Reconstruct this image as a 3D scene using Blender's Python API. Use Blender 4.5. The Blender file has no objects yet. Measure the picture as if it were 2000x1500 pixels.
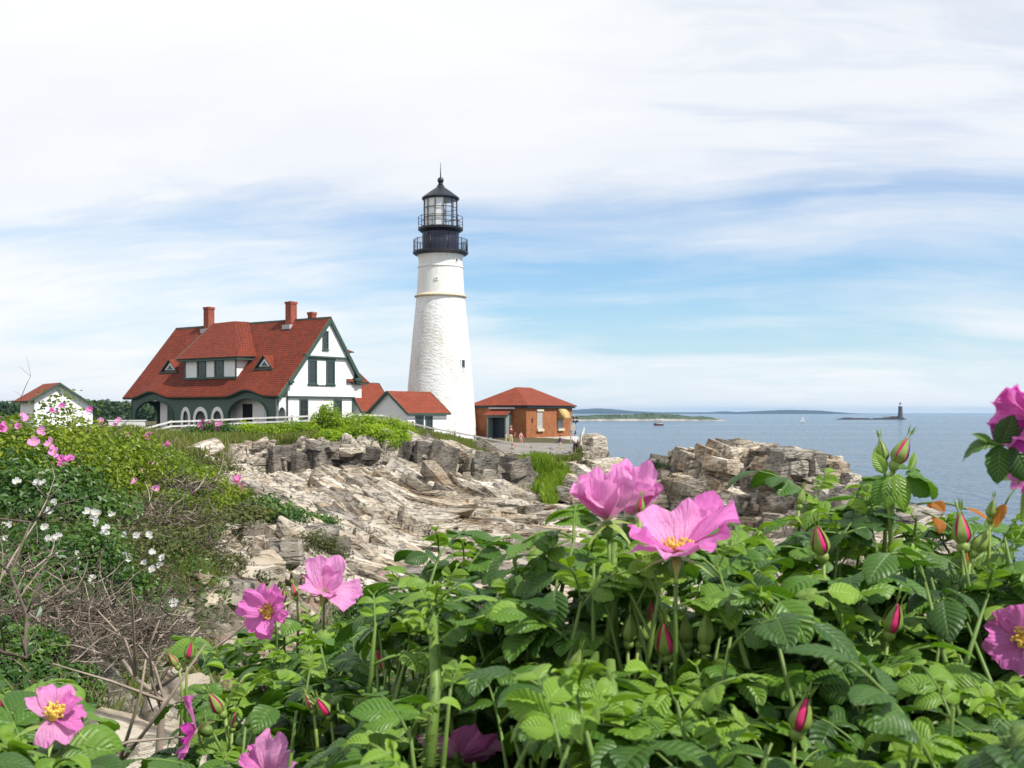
import bpy, bmesh, math, random
import numpy as np
from mathutils import Vector, Matrix
from mathutils.geometry import tessellate_polygon

# ------------------------------------------------------------------ camera, sky, sun
scene = bpy.context.scene
COL = scene.collection
R = math.radians
CZ = 12.5                      # height of the camera above the sea
FPX = 2100.0                   # focal length in pixels of the 2000 px wide photograph
cam_d = bpy.data.cameras.new('camera')
cam = bpy.data.objects.new('camera', cam_d); COL.objects.link(cam)
cam.location = (0, 0, CZ); cam.rotation_euler = (R(90), 0, 0)
cam_d.sensor_width = 36.0; cam_d.lens = 36.0 * FPX / 2000
cam_d.shift_y = (805 - 750) / 2000.0
cam_d.clip_start = 0.05; cam_d.clip_end = 60000
cam_d.dof.use_dof = True; cam_d.dof.focus_distance = 3.0; cam_d.dof.aperture_fstop = 26
scene.camera = cam

SUN_AZ, SUN_EL = 60.0, 53.0    # azimuth measured to the right from straight behind the camera
SUND = Vector((math.sin(R(SUN_AZ)) * math.cos(R(SUN_EL)), -math.cos(R(SUN_AZ)) * math.cos(R(SUN_EL)), math.sin(R(SUN_EL))))
sun_d = bpy.data.lights.new('sun', 'SUN'); sun_d.energy = 4.9; sun_d.angle = R(0.5); sun_d.color = (1.0, 0.95, 0.87)
sun = bpy.data.objects.new('sun', sun_d); COL.objects.link(sun)
sun.rotation_euler = SUND.to_track_quat('Z', 'Y').to_euler(); sun.location = (60, -30, 80)

scene.view_settings.view_transform = 'Standard'
scene.view_settings.look = 'None'
scene.view_settings.gamma = 1.0
scene.view_settings.exposure = 0.26
scene.cycles.max_bounces = 8
scene.cycles.transparent_max_bounces = 12

class NT:
    """small helper round a node tree"""
    def __init__(s, nt): s.t = nt
    def n(s, kind, _out=None, **inp):
        nd = s.t.nodes.new('ShaderNode' + kind)
        for k, v in inp.items():
            if k.startswith('p_'): setattr(nd, k[2:], v); continue
            sock = nd.inputs[int(k[1:])] if k[0] == 'i' and k[1:].isdigit() else nd.inputs[k.replace('_', ' ')]
            s.set(sock, v)
        return nd
    def set(s, sock, v):
        if hasattr(v, 'node') and hasattr(v, 'is_output'): s.t.links.new(v, sock)
        elif isinstance(v, bpy.types.Node): s.t.links.new(v.outputs[0], sock)
        else: sock.default_value = v
    def math(s, op, a, b=0.0, clamp=False):
        nd = s.n('Math', p_operation=op, i0=a, i1=b); nd.use_clamp = clamp; return nd
    def mix(s, f, a, b, mode='MIX'):
        nd = s.t.nodes.new('ShaderNodeMix'); nd.data_type = 'RGBA'; nd.blend_type = mode
        s.set(nd.inputs[0], f); s.set(nd.inputs[6], a); s.set(nd.inputs[7], b)
        return nd.outputs[2]
    def ramp(s, f, stops, interp='LINEAR'):
        nd = s.t.nodes.new('ShaderNodeValToRGB'); s.set(nd.inputs[0], f)
        cr = nd.color_ramp; cr.interpolation = interp
        while len(cr.elements) < len(stops): cr.elements.new(0.5)
        for e, (p, c) in zip(cr.elements, stops):
            e.position = p; e.color = (c, c, c, 1) if isinstance(c, (int, float)) else (*c, 1)
        return nd.outputs[0]

world = bpy.data.worlds.new("World"); scene.world = world; world.use_nodes = True
w = NT(world.node_tree); w.t.nodes.clear()
sky = w.n('TexSky', p_sky_type='NISHITA', p_sun_disc=False, p_sun_elevation=R(SUN_EL), p_sun_rotation=R(180 - SUN_AZ),
          p_altitude=0.0, p_air_density=1.0, p_dust_density=0.6, p_ozone_density=2.0)
tc = w.n('TexCoord'); sp = w.n('SeparateXYZ', Vector=tc.outputs['Generated'])
zz = w.math('MAXIMUM', sp.outputs[2], 0.0)
den = w.math('ADD', zz, 0.20)
cp = w.n('CombineXYZ', X=w.math('DIVIDE', sp.outputs[0], den), Y=w.math('DIVIDE', sp.outputs[1], den), Z=0.0)
mp = w.n('Mapping', Vector=cp, Scale=(0.55, 1.0, 1.0), Rotation=(0, 0, R(24)))
warp = w.n('TexNoise', Vector=mp, Scale=1.2, Detail=4.0)
mp2 = w.n('VectorMath', p_operation='ADD', i0=mp, i1=w.n('VectorMath', p_operation='SCALE', i0=warp.outputs[1], Scale=0.7))
n1 = w.n('TexNoise', Vector=mp2, Scale=1.35, Detail=9.0, Roughness=0.56)
mp3 = w.n('Mapping', Vector=mp2, Scale=(0.55, 1.7, 1.0), Rotation=(0, 0, R(-24)))
n2 = w.n('TexNoise', Vector=mp3, Scale=2.0, Detail=9.0, Roughness=0.60)
tilt = w.math('ADD', zz, w.math('MULTIPLY', sp.outputs[0], 0.05))
bias = w.ramp(tilt, [(0.0, 0.32), (0.05, 0.30), (0.10, 0.24), (0.135, 0.13), (0.165, 0.30), (0.20, 0.54), (0.26, 0.86), (0.44, 0.86), (0.58, 0.10), (1.0, 0.05)])
nn = w.math('ADD', w.math('MULTIPLY', n1, 0.6), w.math('MULTIPLY', n2, 0.4))
cov = w.math('ADD', w.math('MULTIPLY', w.math('SUBTRACT', nn, 0.5), 3.0), w.math('ADD', bias, w.math('MULTIPLY', w.math('MAXIMUM', w.math('SUBTRACT', 0.12, sp.outputs[0]), 0.0), 0.80)))
mask = w.ramp(cov, [(0.0, 0.0), (0.35, 0.42), (0.75, 0.92), (1.0, 1.0)])
shade = w.n('TexNoise', Vector=mp2, Scale=0.8, Detail=6.0)
ccol = w.mix(w.ramp(shade, [(0.36, 0.0), (0.60, 1.0)]), (7.35, 7.65, 8.2, 1), (8.5, 8.55, 8.6, 1))
skyc = w.mix(1.0, sky.outputs[0], (0.82, 1.09, 1.30, 1), 'MULTIPLY')
skyc = w.mix(w.ramp(zz, [(0.0, 0.95), (0.04, 0.72), (0.10, 0.22), (0.20, 0.0)]), skyc, (5.6, 7.2, 8.1, 1))
bg = w.n('Background', Color=w.mix(mask, skyc, ccol), Strength=0.10)
out = w.n('OutputWorld'); w.t.links.new(bg.outputs[0], out.inputs[0])

# ------------------------------------------------------------------ object helpers
class MB:
    """collects shapes for ONE mesh object"""
    def __init__(s): s.v = []; s.f = []; s.m = []; s.mi = 0
    def add(s, verts, faces):
        b = len(s.v); s.v += [tuple(p) for p in verts]
        for f in faces: s.f.append([b + i for i in f]); s.m.append(s.mi)
        return s
    def box(s, x0, x1, y0, y1, z0, z1, T=None):
        vs = [Vector((x, y, z)) for z in (z0, z1) for y in (y0, y1) for x in (x0, x1)]
        if T is not None: vs = [T @ p for p in vs]
        return s.add(vs, [(0, 2, 3, 1), (4, 5, 7, 6), (0, 1, 5, 4), (2, 6, 7, 3), (0, 4, 6, 2), (1, 3, 7, 5)])
    def beam(s, a, b, w, h, up=(0, 0, 1)):
        a, b = Vector(a), Vector(b); d = (b - a).normalized(); u = Vector(up)
        sd = d.cross(u)
        if sd.length < 1e-5: sd = d.cross(Vector((1, 0, 0)))
        sd.normalize(); u = sd.cross(d)
        vs = [p + sd * (i * w / 2) + u * (j * h / 2) for p in (a, b) for i, j in ((-1, -1), (1, -1), (1, 1), (-1, 1))]
        return s.add(vs, [(3, 2, 1, 0), (4, 5, 6, 7), (0, 1, 5, 4), (1, 2, 6, 5), (2, 3, 7, 6), (3, 0, 4, 7)])
    def tube(s, pts, rad, n=6, cap=True):
        pts = [Vector(p) for p in pts]
        rad = rad if hasattr(rad, '__len__') else [rad] * len(pts)
        rows = []; pu = None
        for i, p in enumerate(pts):
            d = (pts[min(i + 1, len(pts) - 1)] - pts[max(i - 1, 0)]).normalized()
            u = pu if pu is not None else (Vector((0, 0, 1)) if abs(d.z) < .9 else Vector((1, 0, 0)))
            u = (u - d * u.dot(d)).normalized(); pu = u; v = d.cross(u)
            rows.append([p + (u * math.cos(2 * math.pi * k / n) + v * math.sin(2 * math.pi * k / n)) * rad[i] for k in range(n)])
        return s.loft(rows, cap)
    def loft(s, rows, cap=True, close=True):
        n = len(rows[0]); vs = [p for r in rows for p in r]; fs = []
        for i in range(len(rows) - 1):
            for k in range(n if close else n - 1):
                a, b = i * n + k, i * n + (k + 1) % n
                fs.append((a, b, b + n, a + n))
        if cap: fs.append(tuple(range(n - 1, -1, -1))); fs.append(tuple(range((len(rows) - 1) * n, len(rows) * n)))
        return s.add(vs, fs)
    def lathe(s, prof, n=48, c=(0, 0), cap=True, a0=0.0):
        rows = [[Vector((c[0] + r * math.cos(a0 + 2 * math.pi * k / n), c[1] + r * math.sin(a0 + 2 * math.pi * k / n), z)) for k in range(n)] for r, z in prof]
        return s.loft(rows, cap)
    def prism(s, poly, d):
        """poly: list of 3D points in a plane, extruded by the vector d"""
        n = len(poly); poly = [Vector(p) for p in poly]; d = Vector(d)
        return s.add(poly + [p + d for p in poly], [tuple(range(n))[::-1], tuple(range(n, 2 * n))] + [(i, (i + 1) % n, n + (i + 1) % n, n + i) for i in range(n)])
    def plate(s, outline, holes, fn, d):
        """2D outline with holes, fn maps (a, b) to 3D, extruded by d"""
        loops = [[Vector((a, b, 0)) for a, b in lp] for lp in [outline] + holes]
        tris = tessellate_polygon(loops); flat = [p for lp in loops for p in lp]
        P = [Vector(fn(p.x, p.y)) for p in flat]; n = len(P); d = Vector(d)
        fs = []
        for t in tris: fs.append(tuple(t)); fs.append(tuple(i + n for i in t[::-1]))
        o = 0
        for lp in loops:
            m = len(lp)
            for i in range(m):
                a, b = o + i, o + (i + 1) % m; fs.append((a, b, b + n, a + n))
            o += m
        return s.add(P + [p + d for p in P], fs)
    def build(s, name, mats, parent=None, smooth=False, loc=None, fix=True):
        me = bpy.data.meshes.new(name); me.from_pydata([tuple(p) for p in s.v], [], s.f)
        mats = mats if isinstance(mats, (list, tuple)) else [mats]
        for m in mats: me.materials.append(m)
        me.polygons.foreach_set('material_index', s.m)
        if fix:
            bm = bmesh.new(); bm.from_mesh(me); bmesh.ops.recalc_face_normals(bm, faces=bm.faces); bm.to_mesh(me); bm.free()
        if smooth: me.polygons.foreach_set('use_smooth', [True] * len(me.polygons))
        if smooth == 'auto': me.set_sharp_from_angle(angle=R(35))
        me.update()
        o = bpy.data.objects.new(name, me); COL.objects.link(o)
        if parent is not None: o.parent = parent
        if loc is not None: o.location = loc
        return o

def np_mesh(name, V, F, mats, parent=None, smooth=True, uv=None, attrs=None, matidx=None, loc=None):
    """V (n,3), F (m,k) arrays -> object; uv per vertex"""
    me = bpy.data.meshes.new(name); V = np.ascontiguousarray(V, dtype=np.float32); F = np.ascontiguousarray(F, dtype=np.int32)
    m, k = F.shape
    me.vertices.add(len(V)); me.vertices.foreach_set('co', V.ravel())
    me.loops.add(m * k); me.loops.foreach_set('vertex_index', F.ravel())
    me.polygons.add(m); me.polygons.foreach_set('loop_start', np.arange(0, m * k, k, dtype=np.int32))
    try: me.polygons.foreach_set('loop_total', np.full(m, k, dtype=np.int32))
    except Exception: pass
    for mt in (mats if isinstance(mats, (list, tuple)) else [mats]): me.materials.append(mt)
    if matidx is not None: me.polygons.foreach_set('material_index', np.ascontiguousarray(matidx, dtype=np.int32))
    me.update(calc_edges=True)
    me.polygons.foreach_set('use_smooth', np.full(m, bool(smooth)))
    if uv is not None:
        l = me.uv_layers.new(name='uv'); l.data.foreach_set('uv', np.ascontiguousarray(uv[F.ravel()], dtype=np.float32).ravel())
    for an, av in (attrs or {}).items():
        a = me.attributes.new(an, 'FLOAT', 'POINT'); a.data.foreach_set('value', np.ascontiguousarray(av, dtype=np.float32))
    me.validate(); me.update()
    o = bpy.data.objects.new(name, me); COL.objects.link(o)
    if parent is not None: o.parent = parent
    if loc is not None: o.location = loc
    return o

def tag(o, label=None, cat=None, group=None, kind=None):
    for k, v in (('label', label), ('category', cat), ('group', group), ('kind', kind)):
        if v: o[k] = v
    return o
def thing(name, label, cat, loc=(0, 0, 0), rz=0.0, group=None):
    o = bpy.data.objects.new(name, None); COL.objects.link(o); o.empty_display_size = 0.3
    o.location = loc; o.rotation_euler = (0, 0, rz)
    return tag(o, label, cat, group)
def copy_tree(o, parent=None):
    c = o.copy(); COL.objects.link(c)
    if parent is not None: c.parent = parent
    for ch in list(o.children): copy_tree(ch, c)
    return c
def P(px, py, Y):
    """a point of the place, measured in the photograph, at the distance Y"""
    return Vector(((px - 1000) / FPX * Y, Y, CZ + (805 - py) / FPX * Y))

# ------------------------------------------------------------------ materials
def mat(name, base=(.5, .5, .5), rough=.6, spec=.4, metal=0.0):
    m = bpy.data.materials.new(name); m.use_nodes = True
    t = NT(m.node_tree); b = m.node_tree.nodes['Principled BSDF']
    b.inputs['Base Color'].default_value = (*base, 1); b.inputs['Roughness'].default_value = rough
    b.inputs['Specular IOR Level'].default_value = spec; b.inputs['Metallic'].default_value = metal
    return m, t, b
def var_mat(name, base, rough=.6, amt=.18, scale=3.0, bump=0.0, bscale=30.0, spec=.35, dirt=None):
    """paint or stone with uneven tone and a fine bump"""
    m, t, b = mat(name, base, rough, spec)
    co = t.n('TexCoord').outputs['Object']
    n = t.n('TexNoise', Vector=co, Scale=scale, Detail=6.0, Roughness=.6)
    lo = tuple(c * (1 - amt) for c in base); hi = tuple(min(1, c * (1 + amt)) for c in base)
    c = t.ramp(n, [(0.3, lo), (0.7, hi)])
    if dirt:
        n2 = t.n('TexNoise', Vector=co, Scale=scale * 2.7, Detail=8.0, Roughness=.7)
        c = t.mix(t.ramp(n2, [(0.52, 0.0), (0.75, 0.6)]), c, (*dirt, 1))
    t.set(b.inputs['Base Color'], c)
    if bump:
        nb = t.n('TexNoise', Vector=co, Scale=bscale, Detail=5.0)
        t.set(b.inputs['Normal'], t.n('Bump', Strength=bump, Distance=.05, Height=nb))
    return m
M = {}
# white clapboard: boards as a sawtooth bump along z
def clapboard(name, base, pitch=0.13):
    m, t, b = mat(name, base, .55)
    co = t.n('TexCoord').outputs['Object']; s = t.n('SeparateXYZ', Vector=co)
    fr = t.math('FRACT', t.math('DIVIDE', s.outputs[2], pitch))
    n = t.n('TexNoise', Vector=co, Scale=1.2, Detail=5.0)
    c = t.ramp(n, [(.3, tuple(x * .93 for x in base)), (.7, base)])
    line = t.ramp(fr, [(0.0, .55), (.10, 1.0), (1.0, 1.0)])
    t.set(b.inputs['Base Color'], t.mix(1.0, c, line, 'MULTIPLY'))
    t.set(b.inputs['Normal'], t.n('Bump', Strength=.6, Distance=.03, Height=t.math('SUBTRACT', 1.0, fr)))
    return m
M['clap'] = clapboard('white_clapboard', (.80, .80, .79))
M['green_shingle'] = clapboard('green_wall_shingle', (.060, .105, .085), .16)
M['white'] = var_mat('white_paint', (.80, .80, .78), .5, .05, 2.0)
M['green'] = var_mat('green_trim_paint', (.045, .085, .068), .45, .15, 2.0)
M['black'] = var_mat('black_iron_paint', (.016, .017, .022), .4, .2, 3.0, spec=.5)
M['navy'] = var_mat('dark_navy_iron_paint', (.016, .017, .045), .45, .2, 2.0, spec=.5)
M['concrete'] = var_mat('pale_concrete', (.50, .47, .41), .85, .15, 1.0, .3, 20, dirt=(.32, .29, .24))
M['paving'] = var_mat('grey_paving', (.20, .185, .16), .9, .15, 1.0, .3, 20)
M['tan'] = var_mat('tan_stone', (.62, .53, .36), .8, .1, 3.0)
M['fence'] = var_mat('weathered_fence_paint', (.70, .68, .66), .7, .22, 5.0, .3, 40, dirt=(.36, .33, .30))
M['rail_grey'] = var_mat('grey_weathered_rail', (.40, .375, .35), .8, .25, 6.0, .3, 40)
M['post'] = var_mat('grey_post_wood', (.36, .32, .28), .8, .22, 8.0, .3, 40)
M['lead'] = var_mat('grey_lead_flashing', (.42, .42, .43), .5, .1, 5.0)
M['dark'] = var_mat('dark_interior', (.012, .013, .014), .9, .1, 3.0)
M['awning'] = var_mat('tan_awning_cloth', (.50, .36, .15), .8, .12, 4.0)
def brickmat(name, c1, c2, mortar, bw=.22, bh=.075, ms=.008, rot=None):
    m, t, b = mat(name, c1, .85, .25)
    co = t.n('TexCoord').outputs['Object']; s = t.n('SeparateXYZ', Vector=co)
    v = t.n('CombineXYZ', X=t.math('ADD', s.outputs[0], s.outputs[1]), Y=s.outputs[2], Z=0.0)
    br = t.n('TexBrick', Vector=v, Color1=(*c1, 1), Color2=(*c2, 1), Mortar=(*mortar, 1), Scale=1.0, Mortar_Size=ms, Mortar_Smooth=.3, Bias=0.0, Brick_Width=bw, Row_Height=bh)
    n = t.n('TexNoise', Vector=co, Scale=1.6, Detail=7.0, Roughness=.65)
    c = t.mix(.6, br.outputs[0], t.ramp(n, [(.3, .45), (.7, 1.25)]), 'MULTIPLY')
    t.set(b.inputs['Base Color'], c)
    t.set(b.inputs['Normal'], t.n('Bump', Strength=.5, Distance=.01, Height=t.math('SUBTRACT', 1.0, br.outputs[1])))
    return m
M['brick'] = brickmat('orange_brick', (.40, .135, .045), (.31, .095, .032), (.36, .20, .11))
M['chimney'] = brickmat('red_chimney_brick', (.36, .085, .045), (.28, .06, .035), (.30, .16, .12))
def shingles(name, c1, c2, c3, w_=.32, h_=.26):
    """red roof shingles, laid in courses along the slope (uv in metres)"""
    m, t, b = mat(name, c1, .8, .25)
    co = t.n('UVMap', p_uv_map='uv').outputs[0]
    br = t.n('TexBrick', Vector=co, Color1=(*c1, 1), Color2=(*c2, 1), Mortar=(*c3, 1), Scale=1.0, Mortar_Size=.034, Mortar_Smooth=.4, Bias=.1, Brick_Width=w_, Row_Height=h_)
    oc = t.n('TexCoord').outputs['Object']
    n = t.n('TexNoise', Vector=oc, Scale=1.3, Detail=8.0, Roughness=.7)
    c = t.mix(.55, br.outputs[0], t.ramp(n, [(.28, .55), (.72, 1.35)]), 'MULTIPLY')
    n2 = t.n('TexNoise', Vector=oc, Scale=7.0, Detail=4.0, Roughness=.7)
    c = t.mix(.5, c, t.ramp(n2, [(.3, .6), (.7, 1.3)]), 'MULTIPLY')
    t.set(b.inputs['Base Color'], c)
    t.set(b.inputs['Normal'], t.n('Bump', Strength=.7, Distance=.03, Height=t.math('SUBTRACT', 1.0, br.outputs[1])))
    return m
M['roof'] = shingles('red_roof_shingles', (.250, .045, .018), (.185, .033, .015), (.055, .013, .008))
M['roof_new'] = shingles('bright_red_roof_shingles', (.300, .064, .028), (.235, .050, .024), (.14, .032, .018), .3, .2)
# painted rubble masonry of the tower
m, t, b = mat('whitewashed_rubble_stone', (.82, .82, .80), .7, .3)
oc = t.n('TexCoord').outputs['Object']
mpn = t.n('Mapping', Vector=oc, Scale=(.8, .8, 2.2))
wv = t.n('TexNoise', Vector=oc, Scale=1.4, Detail=4.0)
mv = t.n('VectorMath', p_operation='ADD', i0=mpn, i1=t.n('VectorMath', p_operation='SCALE', i0=wv.outputs[1], Scale=.9))
vo = t.n('TexVoronoi', Vector=mv, Scale=1.5, p_feature='DISTANCE_TO_EDGE')
fn = t.n('TexNoise', Vector=mpn, Scale=5.0, Detail=6.0, Roughness=.65)
hgt = t.math('ADD', t.ramp(vo.outputs[0], [(0, 0.0), (.2, .5), (.5, .7)]), t.math('MULTIPLY', fn, 1.5))
t.set(b.inputs['Normal'], t.n('Bump', Strength=.55, Distance=.06, Height=hgt))
cc = t.ramp(fn, [(.32, (.70, .69, .66)), (.6, (.83, .83, .81))])
gr = t.n('TexNoise', Vector=t.n('Mapping', Vector=oc, Scale=(1, 1, .5)), Scale=.55, Detail=7.0, Roughness=.65)
cc = t.mix(1.0, cc, t.ramp(gr, [(.36, (.80, .77, .71)), (.52, (1.0, 1.0, 1.0))]), 'MULTIPLY')
t.set(b.inputs['Base Color'], cc); M['rubble'] = m
# the smooth upper tower with faint streaks
m, t, b = mat('whitewashed_smooth_masonry', (.80, .79, .75), .65, .3)
oc = t.n('TexCoord').outputs['Object']
n = t.n('TexNoise', Vector=t.n('Mapping', Vector=oc, Scale=(2, 2, .35)), Scale=2.0, Detail=6.0, Roughness=.6)
t.set(b.inputs['Base Color'], t.ramp(n, [(.3, (.70, .68, .62)), (.65, (.81, .80, .77))])); M['smooth_white'] = m
# window glass: dark, reflecting
m, t, b = mat('window_glass', (.03, .035, .04), .06, .6); M['glass'] = m
M['blind'] = var_mat('pale_window_blind', (.40, .42, .37), .4, .12, 4.0)
# clear lantern glass
m = bpy.data.materials.new('clear_lantern_glass'); m.use_nodes = True; t = NT(m.node_tree); t.t.nodes.clear()
gl = t.n('BsdfGlossy', Roughness=.03); tr = t.n('BsdfTransparent', Color=(.99, .99, .99, 1))
mx = t.n('MixShader', i0=.04, i1=tr, i2=gl); o_ = t.n('OutputMaterial'); t.t.links.new(mx.outputs[0], o_.inputs[0]); M['clear'] = m
# rock
def rockmat(name, cA, cB, cC, soil=False):
    m, t, b = mat(name, cA, .88, .25)
    oc = t.n('TexCoord').outputs['Object']; 
    n1 = t.n('TexNoise', Vector=oc, Scale=.35, Detail=7.0, Roughness=.62)
    n2 = t.n('TexNoise', Vector=oc, Scale=2.3, Detail=9.0, Roughness=.7)
    st = t.n('TexNoise', Vector=t.n('Mapping', Vector=oc, Rotation=(R(18), R(24), R(20)), Scale=(.4, .4, 2.6)), Scale=1.1, Detail=9.0, Roughness=.70)
    c = t.ramp(n1, [(.34, cB), (.5, cA), (.66, cC)])
    c = t.mix(.55, c, t.ramp(st, [(.3, .38), (.50, .95), (.75, 1.2)]), 'MULTIPLY')
    c = t.mix(.6, c, t.ramp(n2, [(.30, .35), (.48, .95), (.8, 1.2)]), 'MULTIPLY')
    wq = t.n('VectorMath', p_operation='ADD', i0=t.n('Mapping', Vector=oc, Rotation=(R(14), R(-18), R(32)), Scale=(.55, .9, 3.6)), i1=t.n('VectorMath', p_operation='SCALE', i0=t.n('TexNoise', Vector=oc, Scale=1.1, Detail=5.0).outputs[1], Scale=1.3))
    vo = t.n('TexVoronoi', Vector=wq, Scale=1.5, p_feature='DISTANCE_TO_EDGE')
    crack = t.math('MAXIMUM', t.ramp(vo.outputs[0], [(0.0, 0.12), (.11, 1.0)]), t.ramp(n2, [(.42, 0.0), (.58, 1.0)]))
    c = t.mix(.8, c, crack, 'MULTIPLY')
    c = t.mix(1.0, c, t.ramp(t.n('Attribute', p_attribute_name='tone').outputs['Fac'], [(0.0, 1.0), (.03, .30), (.45, .90), (1.0, 1.22)]), 'MULTIPLY')
    hb = t.math('ADD', t.math('MULTIPLY', st, .9), t.math('ADD', t.math('MULTIPLY', n2, .7), t.math('MULTIPLY', crack, .5)))
    bp = t.n('Bump', Strength=.9, Distance=.10, Height=hb)
    if soil:
        at = t.n('Attribute', p_attribute_name='soil').outputs['Fac']; gv = t.n('Attribute', p_attribute_name='gravel').outputs['Fac']
        wt = t.n('Attribute', p_attribute_name='wet').outputs['Fac']
        sn = t.n('TexNoise', Vector=oc, Scale=1.1, Detail=10.0, Roughness=.72)
        sc = t.ramp(sn, [(.3, (.030, .040, .012)), (.45, (.060, .062, .022)), (.58, (.10, .075, .040)), (.75, (.16, .12, .075))])
        gvn = t.n('TexVoronoi', Vector=oc, Scale=9.0, p_feature='F1')
        gc = t.mix(.45, t.ramp(sn, [(.35, (.13, .095, .055)), (.5, (.27, .20, .13)), (.68, (.42, .34, .24))]), gvn.outputs['Color'], 'MULTIPLY')
        c = t.mix(t.math('MULTIPLY', gv, .85), c, gc)
        c = t.mix(at, c, sc)
        c = t.mix(t.math('MULTIPLY', wt, .85), c, (.035, .032, .028, 1))
        gb = t.n('Bump', Strength=t.math('MULTIPLY', gv, .8), Distance=.04, Height=gvn.outputs[0], Normal=bp)
        bp = gb
    t.set(b.inputs['Base Color'], c); t.set(b.inputs['Normal'], bp)
    return m
M['ground'] = rockmat('fractured_pale_rock_and_soil', (.43, .375, .30), (.29, .245, .19), (.55, .49, .41), True)
M['rock'] = rockmat('fractured_pale_rock', (.46, .40, .315), (.31, .225, .135), (.58, .525, .445))
M['rock_grey'] = rockmat('grey_banded_rock', (.33, .30, .25), (.20, .175, .145), (.45, .40, .33))
M['rock_face'] = rockmat('dark_cliff_rock', (.17, .15, .125), (.09, .08, .07), (.30, .26, .21))  # darker version of the rock, for some of the cliff blocks
M['ridge'] = var_mat('dark_ridge_tiles', (.10, .022, .014), .8, .2, 4.0)
M['rock_dark'] = rockmat('dark_sea_rock', (.045, .043, .045), (.03, .03, .032), (.08, .075, .07))
# leaves
def leafmat(name, dark, mid, light, rough=.42, spec=.45, veins=0.0, trans=.30, tcol=None, vs=9.0):
    m = bpy.data.materials.new(name); m.use_nodes = True; t = NT(m.node_tree); b = m.node_tree.nodes['Principled BSDF']
    rn = t.n('Attribute', p_attribute_name='rnd').outputs['Fac']
    c = t.ramp(rn, [(0.0, dark), (.5, mid), (1.0, light)])
    b.inputs['Roughness'].default_value = rough; b.inputs['Specular IOR Level'].default_value = spec
    if veins:
        uv = t.n('UVMap', p_uv_map='uv').outputs[0]; s = t.n('SeparateXYZ', Vector=uv)
        au = t.math('ABSOLUTE', t.math('MULTIPLY', t.math('SUBTRACT', s.outputs[0], .5), 2.0))
        ph = t.math('MULTIPLY', t.math('SUBTRACT', s.outputs[1], t.math('MULTIPLY', au, .22)), vs)
        wav = t.math('ABSOLUTE', t.math('SUBTRACT', t.math('FRACT', ph), .5))       # 0 on the vein
        vein = t.ramp(wav, [(0.0, 1.0), (.16, .0)])
        midr = t.ramp(au, [(0.0, 1.0), (.07, .0)])
        vv = t.math('MAXIMUM', vein, midr)
        c = t.mix(t.math('MULTIPLY', vv, veins), c, tuple(min(1, x * 1.7 + .02) for x in light) + (1,))
        cell = t.n('TexNoise', Vector=t.n('Mapping', Vector=uv, Scale=(14, 22, 1)), Scale=1.0, Detail=3.0)
        hb = t.math('ADD', t.ramp(wav, [(0.0, 0.0), (.5, 1.0)]), t.math('MULTIPLY', cell, .35))
        hb = t.math('MULTIPLY', hb, t.ramp(au, [(0.0, 0.0), (.12, 1.0)]))
        bp = t.n('Bump', Strength=.48, Distance=.0016, Height=hb)
        t.set(b.inputs['Normal'], bp)
    t.set(b.inputs['Base Color'], c)
    tl = t.n('BsdfTranslucent', Color=t.mix(1.0, c, (*(tcol or (1.6, 1.7, .7)), 1), 'MULTIPLY'))
    mx = t.n('MixShader', i0=trans, i1=b, i2=tl)
    t.t.links.new(mx.outputs[0], m.node_tree.nodes['Material Output'].inputs[0])
    return m
M['leaf_near'] = leafmat('rose_leaf', (.018, .060, .009), (.078, .180, .016), (.210, .345, .032), .46, .5, .10, .26)
M['leaf_young'] = leafmat('young_rose_leaf', (.12, .23, .035), (.17, .30, .045), (.23, .36, .06), .45, .4, .25, .40)
M['leaf_dry'] = leafmat('dry_orange_leaf', (.20, .06, .012), (.42, .15, .022), (.50, .25, .05), .6, .3, .3, .35, (1.3, 1.1, .8))
M['leaf_hill'] = leafmat('hillside_rose_leaf', (.045, .090, .012), (.140, .205, .014), (.290, .340, .028), .45, .4, 0, .35)
M['leaf_dark'] = leafmat('dark_rose_leaf', (.030, .080, .018), (.060, .130, .025), (.125, .215, .035), .42, .45, 0, .30)
M['leaf_hedge'] = leafmat('bright_hedge_leaf', (.095, .170, .008), (.220, .330, .012), (.340, .440, .022), .5, .35, 0, .38)
M['leaf_olive'] = leafmat('olive_scrub_leaf', (.045, .060, .020), (.090, .105, .032), (.15, .155, .05), .6, .3, 0, .25)
M['leaf_wood'] = leafmat('woodland_leaf', (.022, .045, .022), (.040, .075, .030), (.065, .11, .04), .6, .3, 0, .2)
M['grass'] = leafmat('grass_blade', (.075, .12, .020), (.13, .20, .025), (.22, .24, .07), .5, .3, 0, .35)
M['grass_dry'] = leafmat('dry_grass_blade', (.13, .10, .04), (.20, .17, .07), (.30, .25, .12), .6, .3, 0, .3)
M['twig'] = var_mat('grey_brown_twig', (.100, .080, .060), .85, .35, 30.0)
M['twig_pale'] = var_mat('pale_dead_branch', (.30, .24, .19), .8, .3, 30.0)
M['cane'] = var_mat('green_rose_cane', (.115, .19, .035), .5, .2, 60.0)
M['sepal'] = var_mat('pale_green_sepal', (.20, .28, .06), .5, .2, 90.0)
M['bark'] = var_mat('brown_bark', (.09, .065, .045), .9, .3, 20.0, .4, 40)
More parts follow.
